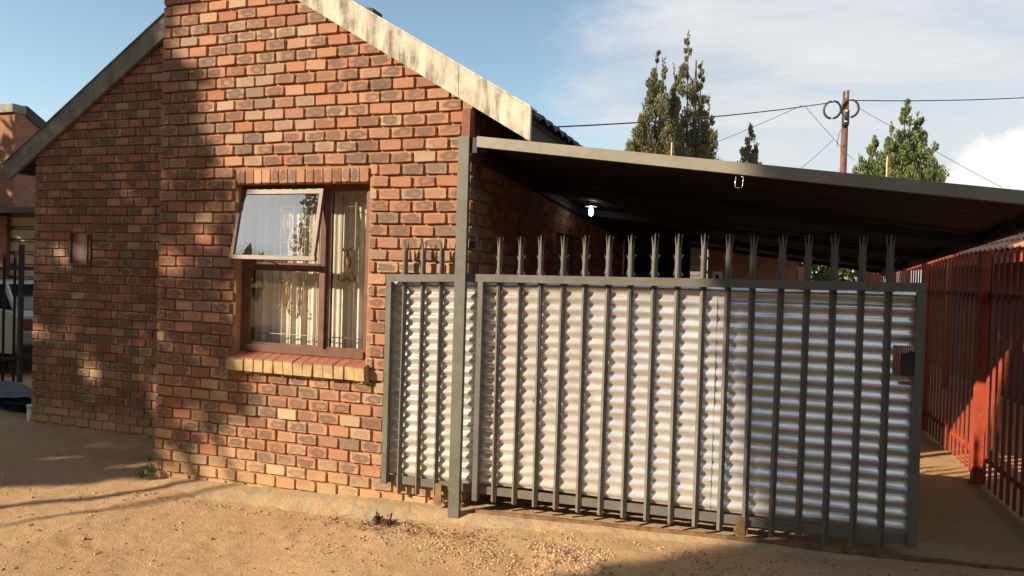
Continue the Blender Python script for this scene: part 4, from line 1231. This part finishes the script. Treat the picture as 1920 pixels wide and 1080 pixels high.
# ------------------------------------------------------------------ foliage
def quad_leaf(mb, p, d_, n_, L_, W_):
    d_ = d_.normalized(); s_ = d_.cross(n_)
    if s_.length < 1e-4: s_ = d_.orthogonal()
    s_ = s_.normalized() * (W_ / 2)
    a = p; b_ = p + d_ * L_ * 0.5; c_ = p + d_ * L_
    mb.add([a, b_ + s_, c_, b_ - s_], [(0, 1, 2, 3)])
def rvec(rg):
    z = rg.uniform(-1, 1); a = rg.uniform(0, 6.283); r = math.sqrt(1 - z * z)
    return Vector((r * math.cos(a), r * math.sin(a), z))
def conifer(name, label, group, spires, base, trunk_h, mat, seed, tuft=0.135, dens=1.15):
    """spires: (offset x, offset y, top z, foot z, foot radius, looseness)"""
    rg = random.Random(seed)
    t = empty(name, label, 'tree', base, group)
    cr = MB(); tr = MB(); B = Vector(base)
    tr.tube([(0, 0, -0.3), (0.05, 0, trunk_h * 0.5), (0, 0.03, trunk_h)], [0.22, 0.14, 0.03], 8)
    for ox, oy, zt_, z0, R0, loose in spires:
        H = zt_ - z0
        tr.tube([(0, 0, max(0.5, z0 - 0.8)), (ox * 0.8, oy * 0.8, z0 + H * 0.3), (ox, oy, zt_ - 0.3)], [0.09, 0.05, 0.012], 5)
        ncl = int(58 * dens * (H / 5) * (0.6 + R0))
        for c in range(ncl):
            f = rg.random() ** 0.55                    # 0 top .. 1 foot
            R = R0 * (0.04 + 0.96 * f ** 1.05) * (1 + 0.22 * math.sin(f * 23 + seed + ox * 9))
            a = rg.uniform(0, 6.283)
            rr = R * math.sqrt(rg.uniform(0.0, 1.0))
            cc = Vector((ox + rr * math.cos(a), oy + rr * math.sin(a), zt_ - f * H))
            outd = Vector((math.cos(a), math.sin(a), 0))
            cs = (0.07 + 0.24 * f * R0 ** 0.5) * rg.uniform(0.7, 1.25)
            nt = int(112 * (1 - loose * 0.4))
            if rg.random() < loose * 0.35: continue
            for k in range(nt):
                v_ = rvec(rg)
                q = cc + Vector((v_.x * cs, v_.y * cs, v_.z * cs * 1.5)) * (rg.random() ** 0.4)
                dr_ = (Vector((0, 0, 1.15)) + outd * 0.45 + rvec(rg) * 0.42)
                L_ = tuft * rg.uniform(0.6, 1.25)
                quad_leaf(cr, q, dr_, rvec(rg), L_, L_ * 0.34)
        # leader
        for k in range(26):
            q = Vector((ox + rg.gauss(0, 0.03), oy + rg.gauss(0, 0.03), zt_ - rg.random() * 0.5))
            quad_leaf(cr, q, Vector((rg.gauss(0, .25), rg.gauss(0, .25), 1)), rvec(rg), tuft, tuft * 0.35)
    o = tr.build('trunk', M['bark'], t); o = cr.build('crown', mat, t)
    return t
D1 = 30.0
def wpos(px, py, D): p = dep(px, py, D); return p
def spire(basep, px_top, py_top, py_foot, width_px, loose, D, oy=0.0):
    a = dep(px_top, py_top, D); f_ = dep(px_top, py_foot, D)
    return (a.x - basep.x, a.y - basep.y + oy, a.z, f_.z, width_px * D / F_PX / 2, loose)
def mk(px, D): 
    p = dep(px, 500, D); return Vector((p.x, p.y, 0.2))
def rel(sps, b): return [(a, c, z - b.z, z0 - b.z, r, l) for a, c, z, z0, r, l in sps]
b1 = mk(1228, D1)
conifer('cypress_tree', 'tall grey-green cypress with a narrow pointed tip, left of the tallest one', 'conifers beyond the carport',
        rel([spire(b1, 1232, 98, 335, 100, 0.08, D1), spire(b1, 1247, 112, 330, 50, 0.45, D1, -0.3), spire(b1, 1210, 205, 330, 62, 0.1, D1, -0.5), spire(b1, 1180, 262, 330, 34, 0.2, D1)], b1), b1, 9.5, M['conifer'], 11)
b2 = mk(1292, D1 + 1)
conifer('cypress_tree', 'tallest ragged cypress with a loose open crown and sky showing through', 'conifers beyond the carport',
        rel([spire(b2, 1291, 60, 330, 92, 0.35, D1 + 1), spire(b2, 1268, 178, 330, 72, 0.15, D1 + 1, -0.8), spire(b2, 1316, 118, 330, 66, 0.4, D1 + 1), spire(b2, 1330, 200, 330, 56, 0.4, D1 + 1, -0.3), spire(b2, 1265, 122, 300, 40, 0.5, D1 + 1)], b2), b2, 11, M['conifer'], 23)
b3 = mk(1407, D1 + 2)
conifer('cypress_tree', 'small olive cypress standing alone between the tall pair and the pole', 'conifers beyond the carport',
        rel([spire(b3, 1406, 232, 345, 52, 0.1, D1 + 2), spire(b3, 1420, 268, 345, 34, 0.2, D1 + 2)], b3), b3, 6, M['conifer'], 31)
b4 = mk(1695, D1 - 2)
conifer('conifer_tree', 'broad bright green conifer with several tips right of the pole', 'conifers beyond the carport',
        rel([spire(b4, 1697, 190, 375, 108, 0.0, D1 - 2), spire(b4, 1727, 208, 375, 84, 0.0, D1 - 2, 0.5), spire(b4, 1668, 235, 375, 74, 0.0, D1 - 2, -0.4), spire(b4, 1640, 258, 375, 70, 0.05, D1 - 2),
             spire(b4, 1745, 272, 360, 56, 0.1, D1 - 2, -0.5), spire(b4, 1612, 292, 360, 50, 0.25, D1 - 2)], b4), b4, 8, M['conifer_green'], 47)
def bush(name, label, c, rx, ry, rz, mat, seed, n_, leaf, cat='bush', group=None, stem=True):
    rg = random.Random(seed)
    t = empty(name, label, cat, (c[0], c[1], gh(c[0], c[1])), group)
    cr = MB(); z0 = c[2] - gh(c[0], c[1])
    cl = [(Vector((rg.gauss(0, rx * .5), rg.gauss(0, ry * .5), z0 + rg.gauss(0, rz * .5))), rg.uniform(.18, .42)) for _ in range(max(5, n_ // 60))]
    for k in range(n_):
        q, s_ = rg.choice(cl)
        quad_leaf(cr, q + rvec(rg) * s_ * rx * rg.random() ** .4, rvec(rg) + Vector((0, 0, .3)), rvec(rg), leaf * rg.uniform(.6, 1.3), leaf * .5)
    if stem:
        tr = MB()
        for q, s_ in cl[:6]: tr.tube([(0, 0, -.1), (q.x * .4, q.y * .4, q.z * .5), tuple(q)], [0.06 * rx, 0.035 * rx, 0.01], 5)
        tr.build('stem', M['bark'], t)
    cr.build('crown', mat, t)
    return t
for px, D, s_, lab in ((1535, 22, 1, 'sunlit leafy bush beyond the carport, next to the orange pillar'), (1590, 23.5, 2, 'yellow-green leafy bush beyond the carport, nearer the red gate pier')):
    p = dep(px, 500, D); bush('garden_bush', lab, (p.x, p.y, 2.0), 0.9, 0.9, 1.3, M['leaf'], 70 + s_, 2600, 0.17)
p = onY(268, 880, -0.1)
bush('weed', 'small green weed growing at the left foot of the brick wall', (0.02, -0.09, 0.045), 0.07, 0.05, 0.06, M['weed'], 81, 130, 0.035, 'weed', stem=False)
bush('weed', 'low purple-brown weed on the soil beside the steel post', (2.36, -0.36, 0.065), 0.16, 0.05, 0.03, M['purple'], 82, 200, 0.034, 'weed', stem=False)

# trees standing behind the photographer, whose shade falls on the house and the gate
TT = math.tan(R_(SUN_AZ)); KK = math.tan(R_(SUN_EL)) / math.cos(R_(SUN_AZ))
hd = Vector((sh, ch, 0)); tz = math.tan(R_(SUN_EL))
def back(u, v_, s_):                   # point that throws its shadow on (u, 0, v): s metres towards the sun
    return Vector((u, 0, v_)) - hd * s_ + Vector((0, 0, tz * s_))
EDGE = [(-1.6, -0.25), (-0.75, -0.16), (-0.1, -0.08), (0.05, 0.02), (0.18, 0.12), (0.3, 0.42), (0.5, 0.62), (0.72, 0.95), (0.9, 0.92), (1.1, 0.80), (1.5, 0.80), (2.0, 0.84), (2.35, 0.74),
        (2.5, 0.62), (2.7, 0.42), (3.0, 0.30), (3.2, 0.40), (3.4, 0.42), (3.6, 0.33), (3.8, 0.24), (4.2, 0.22), (5.5, 0.1)]
def shade_tree(name, label, uc, s0, region, n_, seed, leaf):
    rg = random.Random(seed)
    b_ = back(uc, 0, s0); base = Vector((b_.x, b_.y, gh(b_.x, b_.y)))
    t = empty(name, label, 'tree', base)
    cr = MB(); tr = MB(); pts = []
    tries = 0
    while len(pts) < n_ and tries < n_ * 12:
        tries += 1
        q = region(rg)
        if q is None: continue
        u, v_ = q
        p = back(u, v_, s0 + rg.uniform(-1.8, 1.8))
        pts.append(p)
        quad_leaf(cr, p - base, rvec(rg), (SUN_DIR + rvec(rg) * 0.8), leaf * rg.uniform(.7, 1.4), leaf * .62)
    top = Vector((0, 0, 6.5))
    tr.tube([(0, 0, -.3), (0.1, 0, 2.0), (0, 0.1, 4.4), (0.1, 0, 7.5)], [0.24, 0.19, 0.14, 0.05], 10)
    for k in range(14):
        q = rg.choice(pts) - base
        a = Vector((0, 0, rg.uniform(2.6, 5.5)))
        tr.tube([a, a * .5 + q * .5 + Vector((0, 0, .3)), q], [0.07, 0.04, 0.012], 6)
    return t, cr, tr, base
def reg_left(rg):
    u, v_ = rg.uniform(-6.5, 1.1), rg.uniform(-1.7, 6.0)
    e = lerp_table(EDGE, v_) + 0.10 * fbm(v_ * 2.6, 1.0)
    if u > e: return None
    dp = fbm(u * 2.1 + 3, v_ * 2.1, 9.0)
    lim = (0.34 if v_ < 2.6 else 0.50) if u < -0.2 else 0.24
    if dp > lim and v_ > 0.05 and u > -4.2: return None      # openings that let flecks of sun through
    return u, v_
t_, cr, tr, base = shade_tree('shade_tree', 'broad leafy tree across the yard that shades the left of the house', -2.6, 11.5, reg_left, 34000, 5, 0.14)
pth = [back(-2.6, 2.0, 11.5), back(-0.9, 1.3, 11.0), back(0.2, 0.42, 10.6), back(0.42, 0.08, 10.5), back(0.72, -0.40, 10.5), back(0.78, -0.8, 10.5), back(0.95, -1.3, 10.5)]
tr.tube([p - base for p in pth], [0.09, 0.075, 0.06, 0.06, 0.055, 0.05, 0.03], 7)
tr.tube([p - base for p in (back(-0.9, 1.3, 11.0), back(0.5, 0.6, 11.0), back(1.0, -0.2, 11), back(1.3, -0.55, 11), back(1.55, -1.0, 11))], [0.05, 0.03, 0.03, 0.03, 0.02], 6)
def outer(cr, base, s0, n_, seed, ok, leaf=0.5):  # extra crown added beyond the cast shadows, to block sky light
    rg = random.Random(seed); c = 0
    while c < n_:
        u, v_ = rg.uniform(-14, 26), rg.uniform(-2, 13)
        if not ok(u, v_): continue
        c += 1
        quad_leaf(cr, back(u, v_, s0 + rg.uniform(-2.5, 2.5)) - base, rvec(rg), SUN_DIR + rvec(rg) * 0.9, leaf * rg.uniform(.7, 1.4), leaf * .62)
def ok_left(u, v_):
    if u > 2.2: return False
    if v_ > 6.2 + 0.5 * fbm(u, 2): return ((u + 5) / 9.0) ** 2 + ((v_ - 5) / 8.5) ** 2 < 1
    return u < -4.5 and ((u + 5) / 8.5) ** 2 + ((v_ - 4.5) / 7) ** 2 < 1
outer(cr, base, 11.5, 11000, 15, ok_left)
tr.build('trunk', M['bark'], t_); cr.build('crown', M['leaf'], t_)
XE = [(-2.0, 4.95), (0.2, 4.90), (1.0, 4.80), (1.7, 4.68), (2.1, 4.78), (2.5, 5.05), (3.0, 5.3), (4.0, 5.9), (5.0, 6.8)]
def reg_right(rg):
    v_ = rg.uniform(-2.0, 4.6); u = rg.uniform(4.4, 10.5)
    if u < lerp_table(XE, v_) + 0.05 * fbm(v_ * 2, 5): return None
    return u, v_
t_, cr, tr, base = shade_tree('shade_tree', 'dense dark tree across the yard that shades the right end of the gate', 7.4, 12.5, reg_right, 38000, 6, 0.14)
def ok_right(u, v_):
    if u < 2.2: return False
    if v_ > 6.2 + 0.5 * fbm(u, 2): return u < 8.5 and ((u - 6.5) / 5.5) ** 2 + ((v_ - 4.5) / 6.0) ** 2 < 1
    return False
outer(cr, base, 12.5, 7000, 16, ok_right, 0.3)
tr.build('trunk', M['bark'], t_); cr.build('crown', M['leaf'], t_)

# unseen tree added past the left boundary to cut sky light
rg = random.Random(321)
t_ = empty('fill_blocker_tree', 'unseen round-headed tree added by the left boundary to cut sky light', 'tree', (-13.8, -1.6, -0.05))
cr = MB(); tr = MB()
for q in range(5200):
    v3 = rvec(rg); r3 = rg.random() ** .35
    quad_leaf(cr, Vector((v3.x * 3.4 * r3, v3.y * 3.6 * r3, 5.0 + v3.z * 3.8 * r3)), rvec(rg), rvec(rg), 0.45 * rg.uniform(.7, 1.3), 0.28)
tr.tube([(0, 0, -.3), (0.1, 0, 2.0), (0, 0.1, 4.4), (0.1, 0, 7.0)], [0.22, 0.17, 0.12, 0.04], 8)
for k in range(7):
    a_ = k * 0.9; tr.tube([(0, 0, 2.0 + .2 * k), (math.cos(a_) * 1.2, math.sin(a_) * 1.2, 3.6 + .2 * k), (math.cos(a_) * 2.4, math.sin(a_) * 2.4, 4.6 + .3 * k)], [.08, .05, .015], 6)
tr.build('trunk', M['bark'], t_); cr.build('crown', M['leaf'], t_)
# unseen row of lower trees added behind the camera to block sky and bounce
for k in range(7):
    rg = random.Random(200 + k)
    uc = -9 + 4.6 * k
    b_ = back(uc, 0, 21.0); base = Vector((b_.x, b_.y, gh(b_.x, b_.y)))
    t_ = empty('low_blocker_tree', 'unseen bushy tree in a row added to block sky light', 'tree', base, 'row of trees added to block light')
    cr = MB(); tr = MB()
    top = 7.6 + 0.3 * rg.random()
    for q in range(2300):
        v3 = rvec(rg); r3 = rg.random() ** .35
        p = Vector((v3.x * 2.7 * r3, v3.y * 2.3 * r3, top * 0.54 + v3.z * top * 0.45 * r3))
        quad_leaf(cr, p, rvec(rg), SUN_DIR + rvec(rg), 0.5 * rg.uniform(.7, 1.3), 0.3)
    tr.tube([(0, 0, -.3), (0.1, 0, 2.0), (0, 0.1, 4.4), (0.1, 0, 6.5)], [0.2, 0.16, 0.12, 0.04], 8)
    tr.build('trunk', M['bark'], t_); cr.build('crown', M['leaf'], t_)

for k in range(6):  # unseen taller row, added behind the camera to cut sky fill
    rg = random.Random(400 + k)
    base = Vector((-3.2 + 3.9 * k, -12.6 - 1.2 * (k % 2), 0)); base.z = gh(base.x, base.y)
    t_ = empty('tall_blocker_tree', 'unseen tall leafy tree in a close row added to cut sky fill', 'tree', base, 'tall trees added to cut sky fill')
    cr = MB(); tr = MB()
    top = 9.6 + 1.4 * rg.random()
    for q in range(5200):
        v3 = rvec(rg); r3 = rg.random() ** .35
        quad_leaf(cr, Vector((v3.x * 2.5 * r3, v3.y * 2.1 * r3, top * 0.55 + v3.z * top * 0.45 * r3)), rvec(rg), rvec(rg), 0.34 * rg.uniform(.7, 1.3), 0.2)
    tr.tube([(0, 0, -.3), (0.1, 0, 2.0), (0, 0.1, 4.4), (0.1, 0, 7.0)], [0.2, 0.16, 0.12, 0.04], 8)
    tr.build('trunk', M['bark'], t_); cr.build('crown', M['leaf'], t_)

# ------------------------------------------------------------------ pole and wires
PD = 25.0
pt = dep(1579, 172, PD); pbase = Vector((dep(1578, 400, PD).x, pt.y, 0.2))
up_ = empty('utility_pole', 'brown wooden telephone pole with two coiled black cables above the carport', 'utility pole', pbase)
m = MB(); m.tube([(0, 0, -0.5), (0, 0, pt.z - 0.2 - 0.25)], [0.125, 0.105], 14)
m.box(-0.10, -0.02, -0.07, 0.07, pt.z - 0.55, pt.z - 0.2); m.box(0.03, 0.10, -0.07, 0.07, pt.z - 0.55, pt.z - 0.17)
m.build('pole_shaft', M['creosote'], up_)
for px_c, w_ in ((1561, 1), (1593, -1)):
    c_ = dep(px_c, 205, PD - 0.1)
    m = MB()
    for dr in (0.0, 0.02):
        pts = [(c_.x - pbase.x + (0.28 - dr) * math.cos(a * math.pi / 14), -0.14 - dr, c_.z - pbase.z + (0.31 - dr) * math.sin(a * math.pi / 14)) for a in range(29)]
        m.tube(pts, 0.028, 8, cap=False)
    m.build('cable_coil', M['cable'], up_)
c_ = dep(1578, 222, PD)
m = MB(); m.tube([(0.0, -0.16, c_.z - .2 - .30), (0, -0.16, c_.z - .2 - .26), (0, -0.16, c_.z - .2 + .22), (0, -0.16, c_.z - .2 + .28)], [0.09, 0.12, 0.12, 0.07], 12)
jb = m.build('junction_box', M['cable'], up_)
m = MB(); m.box(-0.05, 0.05, -0.29, -0.275, c_.z - .2 - .18, c_.z - .2 - .14); m.build('label_plate', M['white'], jb)
m = MB(); m.box(-0.045, 0.045, -0.285, -0.27, c_.z - .2 + .17, c_.z - .2 + .24); m.build('tag_plate', simple('yellow_tag', (0.6, 0.45, 0.05), 0.6), jb)
m = MB(); q0 = c_.z - .2
m.tube([(-.06, -.13, q0 - .25), (-.2, -.13, q0 - .6), (-.24, -.13, q0 - .95), (-.13, -.13, q0 - 1.05), (-.02, -.13, q0 - .95)], 0.012, 6, cap=False); m.tube([(.05, -.13, q0 - .3), (.03, -.13, q0 - .9), (.09, -.13, q0 - 1.3), (.06, -.13, q0 - 1.8)], 0.013, 6)
m.build('drop_cable', M['cable'], up_)
def wire(label, pts, r):
    P = [Vector(p) for p in pts]
    out = []
    for i in range(len(P) - 1):
        for k in range(10):
            t = k / 10; q = P[i].lerp(P[i + 1], t); q.z -= 0.25 * 4 * t * (1 - t) * (P[i + 1] - P[i]).length / 30; out.append(q)
    out.append(P[-1])
    o = MB().tube(out, r, 6).build('overhead_wire', M['cable'], None, P[0])
    tag(o, label, 'wire', 'overhead telephone wires')
wire('thick overhead wire running from the brick house roof to the pole', [dep(1040, 238, 16), dep(1572, 190, PD)], 0.018)
wire('thick overhead wire running from the pole away past the green conifer', [dep(1584, 188, PD), dep(1960, 181, 27)], 0.018)
wire('thin wire sloping down from the main line behind the tallest cypress', [dep(1505, 197, 24.5), dep(1330, 272, 26)], 0.010)
wire('thin wire from the pole falling left to the carport roof line', [dep(1562, 262, PD), dep(1490, 325, 22)], 0.008)
wire('thin wire crossing down to the right behind the pole', [dep(1508, 197, 25), dep(1600, 300, 27)], 0.008)
wire('thin wire dropping right from the pole over the green conifer to the cloud', [dep(1606, 200, PD), dep(1700, 252, 26), dep(1880, 352, 27)], 0.008)
for px, py0, py1, lab in ((1260, 266, 300, 'thin pale stake in front of the tall cypresses'), (1664, 292, 325, 'thin pale stake in front of the green conifer')):
    a = dep(px, py0, 24); z0 = 0.2
    o = MB().tube([(a.x, a.y, 0), (a.x, a.y, a.z - .05), (a.x, a.y, a.z)], [0.03, 0.026, 0.012], 7).build('pole_stake', M['bar'], None, (a.x, a.y, z0)); tag(o, lab, 'stake')

# ------------------------------------------------------------------ loose stones and litter on the soil
def stone_geo(rg, s_):
    vs = []; n_ = 5
    ring = [(math.cos(2 * math.pi * k / n_) * rg.uniform(.7, 1.2), math.sin(2 * math.pi * k / n_) * rg.uniform(.7, 1.2)) for k in range(n_)]
    h = rg.uniform(.5, 1.0)
    for x, y in ring: vs.append((x * s_, y * s_, -0.25 * s_))
    for x, y in ring: vs.append((x * s_ * .75, y * s_ * .75, h * s_ * .6))
    vs.append((rg.uniform(-.2, .2) * s_, rg.uniform(-.2, .2) * s_, h * s_ * .85))
    fs = [(k, (k + 1) % n_, n_ + (k + 1) % n_, n_ + k) for k in range(n_)] + [(n_ + k, n_ + (k + 1) % n_, 2 * n_) for k in range(n_)]
    return vs, fs
def scatter():
    rg = random.Random(77)
    m = MB()
    # gravel spread in front of the gate
    n_ = 0
    while n_ < 4200:
        x = rg.gauss(3.75, 0.62); y = rg.gauss(-0.62, 0.20)
        if y > lerp_table(AFRONT, x) - 0.02 or y < -1.5: continue
        if fbm(x * 2.3, y * 2.3, 6) < -0.12: continue
        s_ = 0.0035 + 0.0075 * rg.random() ** 2
        vs, fs = stone_geo(rg, s_); z = gh(x, y)
        m.add([(v[0] + x, v[1] + y, v[2] + z) for v in vs], fs); n_ += 1
    tag(m.build('gravel', M['stone'], None, (3.75, -0.6, 0.1)), 'patch of coarse gravel spread on the soil in front of the gate', None, None, 'stuff')
    m = MB()
    for _ in range(3600):
        x = rg.uniform(-2.5, 6.2); y = -0.25 - rg.random() ** 0.8 * 2.2
        if y > lerp_table(AFRONT, x) - 0.01: continue
        s_ = 0.0025 + 0.013 * rg.random() ** 5
        vs, fs = stone_geo(rg, s_); z = gh(x, y)
        m.add([(v[0] + x, v[1] + y, v[2] + z) for v in vs], fs)
    for _ in range(500):                    # crumbs along the broken front edge of the apron
        x = rg.uniform(0.1, 6.0); y = lerp_table(AFRONT, x) + 0.04 * fbm(x * 2.1, 4) + rg.gauss(0, 0.025)
        s_ = 0.003 + 0.008 * rg.random() ** 2; vs, fs = stone_geo(rg, s_); z = gh(x, y) + 0.002
        m.add([(v[0] + x, v[1] + y, v[2] + z) for v in vs], fs)
    tag(m.build('pebbles', M['stone'], None, (2, -1, 0)), 'small loose pebbles scattered over the sandy yard', None, None, 'stuff')
    m = MB()
    for _ in range(760):
        x = rg.uniform(-2.0, 6.0); y = -0.3 - rg.random() * 1.9
        if rg.random() < .35: x = rg.gauss(2.6, .3); y = rg.gauss(-.42, .06)
        L_ = rg.uniform(.012, .04)
        p = Vector((x, y, gh(x, y) + 0.006))
        d_ = Vector((rg.gauss(0, 1), rg.gauss(0, 1), rg.uniform(0, .5)))
        quad_leaf(m, p, d_, Vector((rg.gauss(0, .4), rg.gauss(0, .4), 1)), L_, L_ * .4)
    tag(m.build('leaf_litter', M['dryleaf'], None, (2, -1, 0)), 'dry fallen leaves and twigs lying on the soil', None, None, 'stuff')
scatter()
for o in bpy.data.objects:
    if '_o' in o: del o['_o']
